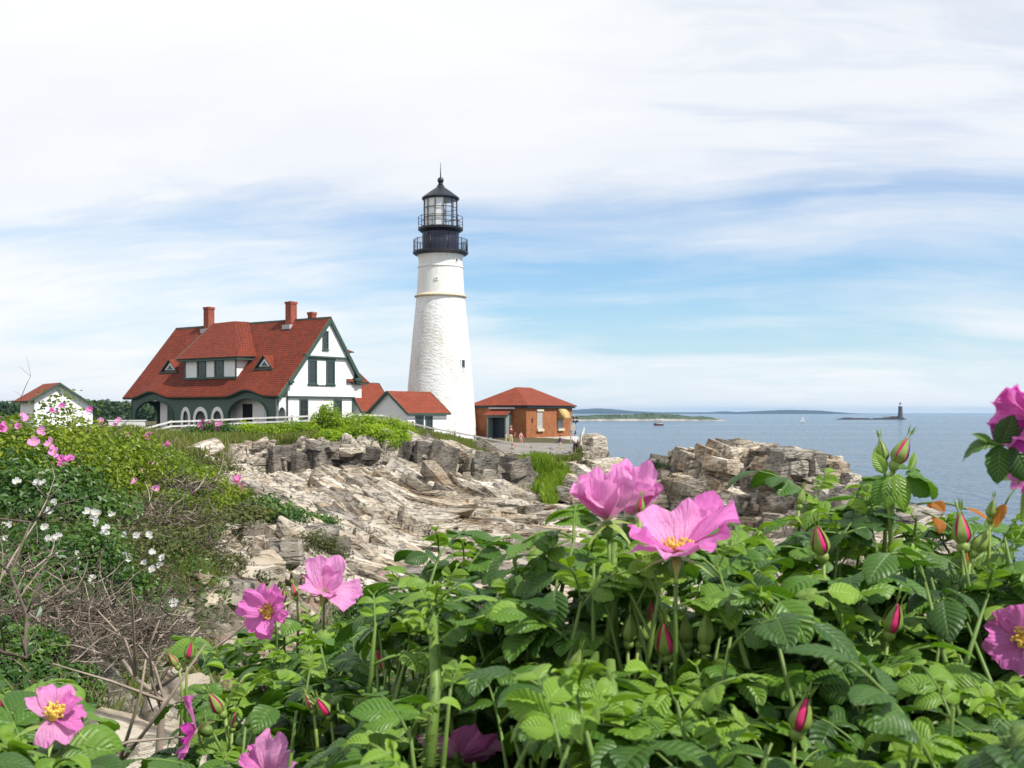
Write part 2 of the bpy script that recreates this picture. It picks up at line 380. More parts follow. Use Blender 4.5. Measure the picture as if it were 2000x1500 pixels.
def petalmat(name, base, edge, trans=.42):
    m = bpy.data.materials.new(name); m.use_nodes = True; t = NT(m.node_tree); b = m.node_tree.nodes['Principled BSDF']
    uv = t.n('UVMap', p_uv_map='uv').outputs[0]; s = t.n('SeparateXYZ', Vector=uv)
    wv = t.n('TexNoise', Vector=t.n('Mapping', Vector=uv, Scale=(16, 3, 1)), Scale=1.0, Detail=4.0)
    c = t.ramp(s.outputs[1], [(0.0, (.75, .62, .42)), (.16, tuple(.5 * a + .5 * e for a, e in zip(base, edge))), (.45, base), (1.0, edge)])
    c = t.mix(.35, c, t.ramp(wv, [(.3, .85), (.7, 1.1)]), 'MULTIPLY')
    t.set(b.inputs['Base Color'], c); b.inputs['Roughness'].default_value = .55; b.inputs['Specular IOR Level'].default_value = .25
    t.set(b.inputs['Normal'], t.n('Bump', Strength=.9, Distance=.005, Height=wv))
    tl = t.n('BsdfTranslucent', Color=c); mx = t.n('MixShader', i0=trans, i1=b, i2=tl)
    t.t.links.new(mx.outputs[0], m.node_tree.nodes['Material Output'].inputs[0]); return m
M['petal'] = petalmat('pink_rose_petal', (.88, .26, .66), (.88, .22, .64))
M['petal_pale'] = petalmat('pale_pink_rose_petal', (.92, .43, .73), (.90, .32, .69))
M['petal_deep'] = petalmat('deep_magenta_rose_petal', (.66, .07, .48), (.62, .06, .46))
M['petal_white'] = petalmat('white_rose_petal', (.82, .82, .80), (.82, .82, .81))
M['stamen'] = var_mat('yellow_stamen', (.75, .52, .10), .6, .2, 200.0)
M['bud_red'] = var_mat('crimson_bud_petal', (.58, .03, .14), .5, .3, 150.0)
# ------------------------------------------------------------------ noise helpers (numpy)
def hash2(ix, iy, k):
    h = (ix.astype(np.int64) * 374761393 + iy.astype(np.int64) * 668265263 + k * 974634777) & 0x7fffffff
    h = ((h ^ (h >> 13)) * 1274126177) & 0x7fffffff
    return ((h ^ (h >> 16)) & 0xffff) / 65535.0
def vnoise(x, y, seed=0):
    ix, iy = np.floor(x), np.floor(y); fx, fy = x - ix, y - iy
    fx = fx * fx * (3 - 2 * fx); fy = fy * fy * (3 - 2 * fy)
    a, b = hash2(ix, iy, seed), hash2(ix + 1, iy, seed); c, d = hash2(ix, iy + 1, seed), hash2(ix + 1, iy + 1, seed)
    return (a * (1 - fx) + b * fx) * (1 - fy) + (c * (1 - fx) + d * fx) * fy - .5
def fbm(x, y, seed=0, octv=4):
    s = 0; a = 1.0
    for k in range(octv): s = s + a * vnoise(x, y, seed + k); x, y, a = x * 2.03, y * 2.03, a * .5
    return s
def blocks(x, y, size, asp, ang, seed, tilt=.6):
    """fractured rock: cells that step and tilt like joint blocks; returns height (about -.5 to .5, in cell sizes) and edge distance"""
    c, s = math.cos(ang), math.sin(ang)
    u = (x * c + y * s) / (size * asp); v = (-x * s + y * c) / size
    u = u + .35 * vnoise(u * 1.7, v * 1.7, seed + 50); v = v + .35 * vnoise(u * 1.7 + 9, v * 1.7, seed + 51)
    iu, iv = np.floor(u), np.floor(v)
    F1 = np.full(u.shape, 9.0); F2 = np.full(u.shape, 9.0); H = np.zeros(u.shape)
    for du in (-1, 0, 1):
        for dv in (-1, 0, 1):
            cu, cv = iu + du, iv + dv
            pu = cu + .1 + .8 * hash2(cu, cv, seed); pv = cv + .1 + .8 * hash2(cu, cv, seed + 1)
            d = np.maximum(np.abs(u - pu), np.abs(v - pv)) * .6 + np.hypot(u - pu, v - pv) * .4
            h = hash2(cu, cv, seed + 2) - .5 + tilt * ((u - pu) * (hash2(cu, cv, seed + 3) - .5) + (v - pv) * (hash2(cu, cv, seed + 4) - .5)) * 2
            n = d < F1
            F2 = np.where(n, F1, np.minimum(F2, d)); H = np.where(n, h, H); F1 = np.where(n, d, F1)
    return H, F2 - F1
def sstep(a, b, x):
    t = np.clip((x - a) / (b - a), 0, 1); return t * t * (3 - 2 * t)
def poly_sd(x, y, poly):
    """signed distance to a polygon, positive inside"""
    d = np.full(x.shape, 1e9); ins = np.zeros(x.shape, bool); n = len(poly)
    for i in range(n):
        (ax, ay), (bx, by) = poly[i], poly[(i + 1) % n]
        ex, ey = bx - ax, by - ay; L = ex * ex + ey * ey + 1e-9
        t = np.clip(((x - ax) * ex + (y - ay) * ey) / L, 0, 1)
        d = np.minimum(d, np.hypot(x - ax - t * ex, y - ay - t * ey))
        c = (ay > y) != (by > y)
        ins ^= c & (x < ex * (y - ay) / (by - ay + 1e-12) + ax)
    return np.where(ins, d, -d)
OFF = 6.0
def uvw(x, y): return x / (y + OFF), .30 * np.log(y + OFF)
class Surf:
    """smooth surface through measured ground points"""
    def __init__(s, pts):
        a = np.array(pts, float); u, v = uvw(a[:, 0], a[:, 1]); s.c = np.stack([u, v], 1); n = len(a)
        A = np.zeros((n + 3, n + 3)); A[:n, :n] = s.k(s.c[:, None] - s.c[None]) + np.eye(n) * -2e-3
        A[:n, n] = 1; A[:n, n + 1:] = s.c; A[n, :n] = 1; A[n + 1:, :n] = s.c.T
        b = np.zeros(n + 3); b[:n] = a[:, 2] / (a[:, 1] + OFF); s.w = np.linalg.solve(A, b)
    @staticmethod
    def k(d):
        return np.sqrt((d ** 2).sum(-1) + .0009)
    def __call__(s, x, y):
        u, v = uvw(x, y); n = len(s.c); o = s.w[n] + s.w[n + 1] * u + s.w[n + 2] * v
        for i in range(n):
            r2 = (u - s.c[i, 0]) ** 2 + (v - s.c[i, 1]) ** 2
            o = o + s.w[i] * np.sqrt(r2 + .0009)
        return o * (y + OFF)
def px(l): return [((a - 1000) / FPX * D, D, (805 - b) / FPX * D) for a, b, D in l]
near = [(0, 0, -1.55), (-1.2, .5, -1.5), (1.5, .5, -1.7), (0, 2, -1.7), (-2, 2, -1.25), (-4, 3, -.9), (-6, 0, -.9), (2, 3, -2.2), (4, 5, -3.6), (4, 0, -2.6), (0, -4, -1.2), (-8, -4, -.6), (6, -4, -2.6),
        (-5.2, 11, -.85), (-6.5, 8, -.75), (-10, 14, -.8), (-14, 25, -1.0), (-20, 45, -1.2), (-40, 60, -1.0), (-5.3, 14, -.95), (-5.5, 17, -1.25), (-8, 22, -1.5), (-14, 40, -1.9), (-22, 62, -1.8)]
lowp = near + px([(350, 905, 55), (420, 930, 58), (510, 955, 68), (640, 950, 69), (700, 935, 70), (800, 945, 71), (900, 950, 73), (960, 950, 75), (1040, 965, 76), (1120, 938, 80), (1180, 930, 82),
    (600, 985, 52), (700, 985, 58), (800, 1000, 58), (900, 1010, 60), (1000, 1010, 62), (1100, 1000, 66), (1200, 965, 72),
    (500, 1010, 35), (560, 1060, 28), (650, 1080, 30), (760, 1090, 36), (850, 1095, 42), (1000, 1110, 44), (1150, 1110, 48), (1250, 1010, 64),
    (430, 1060, 22), (480, 1120, 17), (400, 1180, 12), (520, 1230, 11), (380, 1330, 7), (250, 1440, 4.3), (300, 1250, 8), (450, 1300, 8), (650, 1250, 11), (750, 1150, 22),
    (150, 1180, 6.5), (50, 1350, 3.5), (200, 1240, 5.5), (380, 1100, 9.5), (350, 1000, 13), (400, 985, 18), (420, 935, 40),
    (1000, 1400, 6), (1000, 1300, 12), (1300, 1300, 10), (1500, 1200, 20), (1000, 1180, 25), (1300, 1150, 32), (1700, 1130, 28), (1850, 1080, 34),
    (1290, 1000, 61), (1420, 1045, 56), (1440, 970, 60), (1600, 990, 55), (1750, 1000, 48)]) + [(-45, 90, -1.4), (0, 130, -3), (-40, 140, -2), (30, 110, -4)]
upp = near + px([(300, 848, 82), (350, 905, 55), (336, 852, 82), (500, 838, 84), (620, 836, 85), (740, 832, 86), (800, 844, 87), (870, 858, 88), (930, 870, 89), (1000, 886, 90), (1060, 896, 91), (1120, 897, 91),
    (450, 872, 69), (510, 880, 71), (600, 862, 74), (700, 856, 75), (800, 874, 75), (900, 884, 78), (1000, 902, 82), (1060, 905, 84), (1140, 905, 87), (1200, 900, 86),
    (560, 829, 96), (700, 830, 100), (800, 845, 95), (860, 858, 100), (940, 863, 97), (1030, 864, 96), (1120, 863, 97), (1120, 862, 105), (900, 860, 115), (700, 832, 120), (400, 832, 110), (200, 830, 90), (0, 835, 90)]) + [(-60, 140, -1.5), (0, 140, -3), (-22, 62, -1.8)]
S_low, S_up = Surf(lowp), Surf(upp)
EDGE_PX = np.array([200, 400, 450, 510, 575, 640, 700, 800, 900, 1000, 1050, 1120, 1180, 1260, 2500]); EDGE_D = np.array([60, 60, 66, 69, 69.5, 70, 71.5, 72.5, 75, 78.5, 81, 84, 86, 92, 140.])
def xy(l): return [((a - 1000) / FPX * D, D) for a, D in l]
LAND = [(-160, 170), (-20, 126), (-2, 121)] + xy([(1080, 117), (1136, 113), (1142, 99), (1172, 90), (1218, 84), (1226, 77), (1236, 70), (1262, 66), (1330, 66), (1450, 66), (1560, 63), (1640, 58), (1680, 53), (1780, 48), (1850, 43), (1885, 34), (1905, 24)]) + [(4.6, 11), (4.2, 6), (7, -4), (-60, -4)]
ROCK = xy([(405, 60), (450, 67), (510, 70), (575, 72), (640, 73), (720, 73.5), (800, 74.5), (900, 77), (1000, 81), (1100, 86), (1135, 90), (1140, 97), (1300, 97), (1300, 60), (2000, 40), (2100, 12), (1500, 12), (1000, 13), (760, 19), (640, 19), (560, 22), (520, 30), (470, 44)])
GRAV = xy([(440, 46), (520, 34), (640, 22), (700, 13), (620, 7), (420, 4.2), (330, 2.6), (120, 2.6), (190, 4.2), (250, 5.6), (330, 7.5), (385, 11), (415, 17), (410, 25), (415, 40)])
GRASSY = xy([(1040, 78), (1075, 66), (1100, 68), (1130, 79), (1125, 84), (1045, 82)])
PAVED = [tuple(P(a, 0, D)[:2]) for a, D in ((905, 88.5), (1120, 90.5), (1133, 92), (1133, 104), (900, 104))]
def ground(x, y, fine=True):
    x = np.asarray(x, float); y = np.asarray(y, float)
    u = x / np.maximum(y, 1.0) * FPX + 1000
    ed = np.interp(u, EDGE_PX, EDGE_D) + 1.6 * fbm(x * .35, y * .35, 3, 3)
    h1, e1 = blocks(x, y, 2.2, 1.5, R(-30), 11)
    s = sstep(-.9, .9, (y - ed) + 1.4 * h1)
    z = S_low(x, y) * (1 - s) + S_up(x, y) * s
    rk = sstep(-.8, .8, poly_sd(x, y, ROCK) + 1.5 * fbm(x * .5, y * .5, 7, 3)); gv = sstep(-.3, .5, poly_sd(x, y, GRAV) + .6 * fbm(x * .9, y * .9, 8, 3))
    gs = sstep(-.6, .6, poly_sd(x, y, GRASSY)); pv = sstep(-.2, .2, poly_sd(x, y, PAVED)) * 0
    land = poly_sd(x, y, LAND)
    near_amp = np.clip(y / 45, .25, 1.0)
    if fine:
        h2, e2 = blocks(x, y, 4.5, 1.7, R(-26), 21); h3, e3 = blocks(x, y, .85, 2.0, R(-34), 31, 1.0); h4, e4 = blocks(x, y, .38, 1.8, R(-20), 41, .9)
        big = .60 * h2 + .55 * h1 + .40 * h3 + .20 * h4 - .40 * np.exp(-(e1 / .06) ** 2) - .22 * np.exp(-(e3 / .09) ** 2)
        g1, _ = blocks(x, y, .42, 1.4, R(60), 61, .9); g2, _ = blocks(x, y, .16, 1.4, R(10), 71, .9); g3, _ = blocks(x, y, 1.3, 1.5, R(40), 66, .9)
        z = z + rk * (1 - gs) * near_amp * big + gv * (1 - rk) * (.22 * g3 + .10 * g1 + .045 * g2) * np.clip(y / 9, .5, 1.6)
        z = z + (1 - rk) * (1 - gv) * .10 * fbm(x * .8, y * .8, 5, 4)
    z = np.where(land < 0, z - np.minimum(-land * 2.6, 1) * 2 - np.maximum(-land - .3, 0) * 2.2, z)
    z = np.maximum(z, -CZ - 2.0)
    soil = (1 - rk) * (1 - gv); soil = np.maximum(soil, gs * .8)
    wet = sstep(-CZ + 1.6, -CZ + .6, z + .5 * fbm(x * .4, y * .4, 9, 3))
    return z, soil, gv * (1 - rk), wet
def gz(x, y, fine=False):
    """ground height in the world at one point"""
    return CZ + float(ground(np.array([x]), np.array([y]), fine)[0][0])
_yy = np.concatenate([np.linspace(-4, 2.5, 20, endpoint=False), np.exp(np.linspace(math.log(2.5), math.log(34), 260, endpoint=False)),
                      np.exp(np.linspace(math.log(34), math.log(94), 520, endpoint=False)), np.exp(np.linspace(math.log(94), math.log(170), 40))])
_uu = np.concatenate([np.linspace(-.80, -.46, 50, endpoint=False), np.linspace(-.46, .46, 800), np.linspace(.47, .8, 36)])
GX = _uu[None, :] * (_yy[:, None] + OFF); GY = np.repeat(_yy[:, None], len(_uu), 1)
_z, _s, _g, _w = ground(GX.ravel(), GY.ravel())
nr, nc = GX.shape
idx = np.arange(nr * nc).reshape(nr, nc)
FQ = np.stack([idx[:-1, :-1], idx[:-1, 1:], idx[1:, 1:], idx[1:, :-1]], -1).reshape(-1, 4)
gobj = np_mesh('ground', np.stack([GX.ravel(), GY.ravel(), CZ + _z], 1), FQ, M['ground'], smooth=False, attrs=dict(soil=_s, gravel=_g, wet=_w))
gobj['kind'] = 'structure'

# ------------------------------------------------------------------ the sea
m, t, b = mat('sea_water', (.030, .060, .085), .16, .5); b.inputs['IOR'].default_value = 1.33
oc = t.n('TexCoord').outputs['Object']
a1 = t.n('TexNoise', Vector=t.n('Mapping', Vector=oc, Scale=(.42, .20, 1), Rotation=(0, 0, R(5))), Scale=1.0, Detail=6.0, Roughness=.62)
a2 = t.n('TexNoise', Vector=t.n('Mapping', Vector=oc, Scale=(.02, .06, 1), Rotation=(0, 0, R(-12))), Scale=1.0, Detail=5.0, Roughness=.6)
a3 = t.n('TexNoise', Vector=t.n('Mapping', Vector=oc, Scale=(.0016, .008, 1), Rotation=(0, 0, R(4))), Scale=1.0, Detail=6.0, Roughness=.6)
hh = t.math('ADD', t.math('MULTIPLY', a1, 1.1), t.math('MULTIPLY', a2, 1.6))
t.set(b.inputs['Normal'], t.n('Bump', Strength=1.0, Distance=4.0, Height=hh))
t.set(b.inputs['Base Color'], t.ramp(a3, [(.35, (.060, .115, .185)), (.65, (.100, .165, .240))]))
t.set(b.inputs['Roughness'], t.ramp(a3, [(.3, .10), (.7, .22)]))
M['sea'] = m
ys = np.concatenate([[-60, -20], np.linspace(0, 400, 41), np.exp(np.linspace(math.log(420), math.log(14000), 30))])
xs = np.concatenate([-np.exp(np.linspace(math.log(12000), math.log(200), 16)), np.linspace(-150, 150, 21), np.exp(np.linspace(math.log(200), math.log(12000), 16))])
SX, SY = np.meshgrid(xs, ys); ii = np.arange(SX.size).reshape(SX.shape)
so = np_mesh('sea', np.stack([SX.ravel(), SY.ravel(), np.zeros(SX.size)], 1), np.stack([ii[:-1, :-1], ii[:-1, 1:], ii[1:, 1:], ii[1:, :-1]], -1).reshape(-1, 4), M['sea'], smooth=True)
so['kind'] = 'structure'

# ------------------------------------------------------------------ islands
def island(name, pxs, D, depth, mats, seed, bumps=.12, split=.35):
    """a low island: a ridge line measured at the distance D, rounded away to the back"""
    rng = np.random.default_rng(seed)
    x = np.linspace(pxs[0][0], pxs[-1][0], 160); h = np.interp(x, [a for a, _ in pxs], [b for _, b in pxs]) / FPX * D
    X = (x - 1000) / FPX * D; rows = 22; V = []; mi = []
    hmax = h.max()
    for j in range(rows):
        s_ = j / (rows - 1); prof = math.sin(math.pi * min(1, s_)) ** .55 if 0 < s_ < 1 else 0
        n = 1 + bumps * (rng.random(len(x)) - .5) * 2
        V.append(np.stack([X, np.full(len(x), D + (s_ - .15) * depth), h * prof * n - .4], 1))
    V = np.concatenate(V); ii = np.arange(len(V)).reshape(rows, -1)
    F = np.stack([ii[:-1, :-1], ii[:-1, 1:], ii[1:, 1:], ii[1:, :-1]], -1).reshape(-1, 4)
    fz = V[F].mean(1)[:, 2]
    hloc = np.interp(V[F].mean(1)[:, 0], X, h)
    mi = (fz > split * hmax * .6).astype(int) if len(mats) > 1 else np.zeros(len(F), int)
    o = np_mesh(name, V, F, mats, smooth=False, matidx=mi); o['kind'] = 'structure'; return o
M['isl_green'] = var_mat('island_scrub', (.050, .080, .040), .9, .5, .05, .0); M['isl_far'] = var_mat('far_island_woods', (.018, .034, .036), .9, .3, .005)
M['isl_rock'] = var_mat('island_shore_rock', (.30, .27, .24), .9, .5, .08)
island('island', [(1095, 9), (1140, 10), (1180, 12), (1230, 12), (1270, 14), (1300, 13), (1330, 12), (1352, 9), (1365, 8), (1380, 9), (1398, 7), (1402, 2), (1407, 5), (1425, 0)], 1544, 120, [M['isl_rock'], M['isl_green']], 5, .16, .30)
island('island', [(1060, 3), (1130, 8), (1175, 11), (1200, 10), (1240, 6), (1300, 3), (1420, 3), (1440, 5), (1460, 3), (1500, 2)], 8200, 1500, [M['isl_far']], 6, .08)
island('island', [(1440, 1), (1475, 4), (1540, 7), (1570, 8), (1620, 7), (1650, 4), (1670, 2), (1700, 0)], 7400, 1200, [M['isl_far']], 7, .08)
island('island', [(1638, 1.0), (1648, 2.5), (1660, 3.5), (1670, 2.5), (1700, 2.5), (1706, .8), (1712, 2.6), (1730, 3), (1750, 5), (1765, 4.5), (1772, 0)], 1810, 30, [M['rock_dark']], 8, .5)
# ------------------------------------------------------------------ the lighthouse
def roof_quad(name, corners, mat_, parent, thick=.12, edge=None, uvdir=None):
    """a shingled roof plane with thickness; corners: eave-left, eave-right, ridge-right, ridge-left"""
    c = [Vector(p) for p in corners]; n = (c[1] - c[0]).cross(c[-1] - c[0]).normalized()
    if n.z < 0: n = -n
    u = (c[1] - c[0]).normalized(); v = n.cross(u)
    me = bpy.data.meshes.new(name); k = len(c)
    vs = c + [p - n * thick for p in c]
    me.from_pydata(vs, [], [list(range(k)), list(range(2 * k - 1, k - 1, -1))] + [[i, k + i, k + (i + 1) % k, (i + 1) % k] for i in range(k)])
    me.materials.append(mat_); me.materials.append(edge or M['green'])
    l = me.uv_layers.new(name='uv')
    for p in me.polygons:
        p.material_index = 0 if p.index == 0 else 1
        for li in p.loop_indices:
            co = Vector(me.vertices[me.loops[li].vertex_index].co) - c[0]; l.data[li].uv = (co.dot(u), co.dot(v))
    o = bpy.data.objects.new(name, me); COL.objects.link(o); o.parent = parent
    return o
TD = 106.0
tp = P(860.5, 858, TD); TZ = tp.z
def th(y): return (805 - y) / FPX * TD + CZ - TZ          # height above the tower's foot of a row of the photograph
def tr_(p): return p / FPX * TD
lt = thing('lighthouse', 'tall tapering white stone lighthouse with a black iron lantern on top', 'lighthouse', tp)
prof = [(71.5, 870), (64.4, 764), (58.5, 700), (53.0, 640), (47.2, 581)]
mb = MB(); mb.lathe([(tr_(r), th(y)) for r, y in prof], 64); mb.build('tower_shaft', M['rubble'], lt, 'auto')
mb = MB(); mb.lathe([(tr_(r), th(y)) for r, y in [(46.4, 577), (44.6, 545), (43.4, 523.5)]], 64); mb.build('upper_shaft', M['smooth_white'], lt, 'auto')
mb = MB(); mb.lathe([(tr_(r), th(y)) for r, y in [(48, 582), (51.2, 580.5), (51.2, 578.5), (46, 575.5)]], 64); mb.build('stone_ring', M['tan'], lt, 'auto')
mb = MB(); mb.lathe([(tr_(r), th(y)) for r, y in [(43.4, 525), (44.8, 523.5), (44.8, 522), (43.0, 520), (42.6, 508), (44.0, 502), (47.5, 497.5), (48, 496)]], 64); mb.build('cornice', M['smooth_white'], lt, 'auto')
mb = MB(); mb.lathe([(tr_(r), th(y)) for r, y in [(46, 500), (50.5, 498.5), (54.3, 495.5), (54.3, 493), (30, 492)]], 64); mb.build('gallery_deck', M['black'], lt, 'auto')
mb = MB(); mb.lathe([(tr_(r), th(y)) for r, y in [(35.3, 493), (35.3, 455)]], 64); dr = mb.build('watch_room', M['navy'], lt, 'auto')
def oncyl(r, a): return Vector((r * math.sin(a), -r * math.cos(a), 0))
for a in (-.75, .62):
    mb = MB(); c = oncyl(tr_(35.3), a) + Vector((0, 0, th(459))); d = oncyl(1, a)
    mb.tube([c - d * .05, c + d * .06], .16, 12); mb.build('porthole', M['black'], dr)
mb = MB()
for k in range(24):
    a = 2 * math.pi * k / 24; c = oncyl(tr_(35.4), a); mb.beam(c + Vector((0, 0, th(492))), c + Vector((0, 0, th(456))), .05, .03)
mb.build('panel_rib', M['navy'], dr)
mb = MB(); mb.lathe([(tr_(r), th(y)) for r, y in [(35, 455.5), (38, 454), (43.8, 450), (44.2, 447), (30, 446.3)]], 64); mb.build('lantern_deck', M['black'], lt, 'auto')
def ring_rail(name, r, y0, y1, posts, bal, rails, parent):
    m1 = MB()
    for z in rails: m1.tube([oncyl(r, 2 * math.pi * k / 48) + Vector((0, 0, z)) for k in range(49)], .028, 5, False)
    for k in range(posts):
        c = oncyl(r, 2 * math.pi * (k + .5) / posts); m1.tube([c + Vector((0, 0, th(y0))), c + Vector((0, 0, th(y1) + .06))], .035, 6)
    for k in range(bal):
        c = oncyl(r, 2 * math.pi * k / bal); m1.tube([c + Vector((0, 0, th(y0) + .1)), c + Vector((0, 0, th(y1)))], .011, 4)
    return m1.build(name, M['black'], parent, True)
ring_rail('gallery_railing', tr_(52.5), 494, 469, 10, 110, [th(469.5), th(492)], lt)
ring_rail('lantern_railing', tr_(43), 448, 424.5, 10, 0, [th(425), th(436), th(446)], lt)
NL = 12; rl = tr_(32.8)
mb = MB()
for k in range(NL):
    a = 2 * math.pi * (k + .5) / NL; c = oncyl(rl, a); mb.beam(c + Vector((0, 0, th(446.5))), c + Vector((0, 0, th(388))), .075, .075, oncyl(1, a))
for y in (445, 426, 407.5, 390):
    pts = [oncyl(rl, 2 * math.pi * (k + .5) / NL) + Vector((0, 0, th(y))) for k in range(NL + 1)]
    for q in range(NL): mb.beam(pts[q], pts[q + 1], .055, .06)
ml = mb.build('lantern_frame', M['black'], lt)
for k in range(NL):
    a0, a1 = 2 * math.pi * (k + .5) / NL, 2 * math.pi * (k + 1.5) / NL; rr = rl - .015
    q = [oncyl(rr, a0) + Vector((0, 0, th(445))), oncyl(rr, a1) + Vector((0, 0, th(445))), oncyl(rr, a1) + Vector((0, 0, th(389))), oncyl(rr, a0) + Vector((0, 0, th(389)))]
    mb = MB(); am = (a0 + a1) / 2
    mid = (am + math.pi) % (2 * math.pi) - math.pi
    mb.prism(q, oncyl(-.02, am)); mb.build('lantern_pane', M['clear'], ml)
    if -1.9 < mid < .25:                                   # white blanking panels behind the landward panes
        q2 = [Vector((p.x * .955, p.y * .955, p.z)) for p in q]
        mb = MB(); mb.prism(q2, oncyl(-.03, am)); mb.build('blanking_panel', M['white'], ml)
mb = MB(); mb.lathe([(.28, th(446)), (.28, th(428)), (.5, th(427)), (.55, th(419)), (.5, th(410)), (.2, th(407))], 24); mb.build('lamp_lens', M['lead'], lt, 'auto')
mb = MB(); mb.lathe([(tr_(r), th(y)) for r, y in [(33, 391), (36, 390), (37, 387.5), (34.5, 385), (21, 375), (9, 366.5), (7.5, 365.5), (7.5, 363), (4.6, 362), (4.4, 358)]], 48)
rf = mb.build('lantern_roof', M['black'], lt, 'auto')
mb = MB(); bz = th(352.3); mb.lathe([(max(.01, tr_(6.3) * math.sin(math.pi * k / 12)), bz - tr_(6.3) * math.cos(math.pi * k / 12)) for k in range(13)], 24)
mb.lathe([(tr_(4.6), th(361)), (tr_(5.4), th(359.5)), (tr_(4.4), th(358))], 20); mb.build('vent_ball', M['black'], rf, True)
mb = MB(); mb.tube([(0, 0, th(347)), (0, 0, th(335)), (0, 0, th(318.5))], [.06, .045, .025], 6); mb.build('lightning_rod', M['black'], rf, True)
def tower_window(a, y, w_, h_, rr):
    c = oncyl(tr_(rr), a) + Vector((0, 0, th(y))); d = oncyl(1, a); sd = Vector((math.cos(a), math.sin(a), 0)); z = Vector((0, 0, 1))
    def bx(mb, x0, x1, z0, z1, d0, d1):
        mb.add([c + sd * x + z * zz_ + d * dd for dd in (d0, d1) for zz_ in (z0, z1) for x in (x0, x1)], [(0, 2, 3, 1), (4, 5, 7, 6), (0, 1, 5, 4), (2, 6, 7, 3), (0, 4, 6, 2), (1, 3, 7, 5)])
    f = MB()
    for x0, x1, z0, z1 in ((-w_ / 2, w_ / 2, -h_ / 2 - .09, -h_ / 2), (-w_ / 2, w_ / 2, h_ / 2, h_ / 2 + .09), (-w_ / 2 - .09, -w_ / 2, -h_ / 2 - .09, h_ / 2 + .09), (w_ / 2, w_ / 2 + .09, -h_ / 2 - .09, h_ / 2 + .09)): bx(f, x0, x1, z0, z1, -.2, .09)
    fo = f.build('window', M['white'], lt)
    g = MB(); bx(g, -w_ / 2, w_ / 2, -h_ / 2, h_ / 2, -.15, .03); g.build('pane', M['glass'], fo)
    g = MB(); bx(g, -.03, .03, -h_ / 2, h_ / 2, .03, .06); bx(g, -w_ / 2, w_ / 2, -.03, .03, .03, .055); g.build('glazing_bar', M['green'], fo)
tower_window(.86, 715, .42, 1.0, 59.6)
tower_window(.86, 512, .24, .34, 42.3); tower_window(-.10, 549, .13, .13, 44.7)

# ------------------------------------------------------------------ the keepers' house
HB = 2.2                                                   # depth of its foot below the camera
HC = P(561, 805, 95.0); house = thing('keepers_house', 'large white keepers house with steep red shingle roof and dark green trim', 'house', (HC.x, HC.y, CZ - HB), R(-36))
def H(x, y, z): return Vector((x, y, z + HB))              # z measured from camera height
RZ, RS, KF, KR = 8.75, 4.92, 1.172, 1.384
def fz(s): return RZ - KF * (RS - s)
XL = -22.0
# walls of the main body
mb = MB()
gab = [H(0, 0, -HB), H(0, 8.11, -HB), H(0, 8.11, RZ - KR * 3.19 - .1), H(0, RS, RZ - .12), H(0, 0, fz(0) - .1)]
mb.prism([p + Vector((-18.2, 0, 0)) for p in gab], Vector((18.2, 0, 0)))
mb.build('wall', M['clap'], house)
# upper storey stands a hand proud of the ground floor, attic gable prouder again
mb = MB(); mb.prism([H(.002, -.02, 1.45), H(.002, 8.25, 1.45), H(.002, 8.25, RZ - KR * 3.33 - .12), H(.002, 7.44, 5.1), H(.002, 1.93, 5.1), H(.002, -.02, fz(-.02) - .16)], Vector((.10, 0, 0))); mb.build('upper_wall', M['clap'], house)
za = 5.12; mb = MB(); mb.prism([H(.004, RS - (RZ - za) / KF + .12, za), H(.004, RS + (RZ - za) / KR - .12, za), H(.004, RS, RZ - .2)], Vector((.24, 0, 0))); mb.build('attic_wall', M['clap'], house)
mb = MB(); mb.box(.0, .32, RS - (RZ - za) / KF + .0, RS + (RZ - za) / KR + .0, za + HB - .16, za + HB - .003); mb.build('attic_trim', M['green'], house)
mb = MB(); mb.box(0.003, .20, -.06, 8.3, 1.30 + HB, 1.447 + HB); mb.build('belt_trim', M['green'], house)
for q0, q1 in ((-.06, .07), (8.05, 8.17)): mb = MB(); mb.box(.0, .06, q0, q1, 0, 1.297 + HB); mb.build('corner_board', M['green'], house)
# roof: front plane as a sheet with the two eyebrow waves over the porch arches
def front_roof():
    nx, ns = 132, 46; x0, x1, s0, s1 = XL - .35, .42, -1.45, RS
    me_v = []; uv = []
    for j in range(ns + 1):
        s = s0 + (s1 - s0) * j / ns
        for i in range(nx + 1):
            x = x0 + (x1 - x0) * i / nx
            z = fz(s)
            if s < 1.2:
                k = (1 - (s - s0) / (1.2 - s0)) ** 1.6
                for cx, hw in ((-17.9, 3.1), (-3.95, 3.0)):
                    d = abs(x - cx) / hw
                    if d < 1: z += .62 * k * (.5 + .5 * math.cos(math.pi * d))
                z += .10 * k                               # the eave kicks out a little
            me_v.append(H(x, s, z)); uv.append((x, (s - s0) * math.hypot(1, KF)))
    V = np.array(me_v); ii = np.arange(len(V)).reshape(ns + 1, nx + 1)
    F = np.stack([ii[:-1, :-1], ii[:-1, 1:], ii[1:, 1:], ii[1:, :-1]], -1).reshape(-1, 4)
    o = np_mesh('front_roof', V, F, [M['roof'], M['green']], house, True, np.array(uv))
    md = o.modifiers.new('thickness', 'SOLIDIFY'); md.thickness = .22; md.offset = -1; md.material_offset_rim = 1; md.material_offset = 1
    return o
froof = front_roof()
def rear(s): return RZ - KR * (s - RS)
roof_quad('rear_roof', [H(.42, 8.95, rear(8.95)), H(XL, 8.95, rear(8.95)), H(XL, RS, RZ), H(.42, RS, RZ)], M['roof'], house, .2)
mb = MB(); mb.box(XL - .3, .44, RS - .08, RS + .08, RZ + HB - .05, RZ + HB + .03); mb.build('ridge_cap', M['ridge'], house)
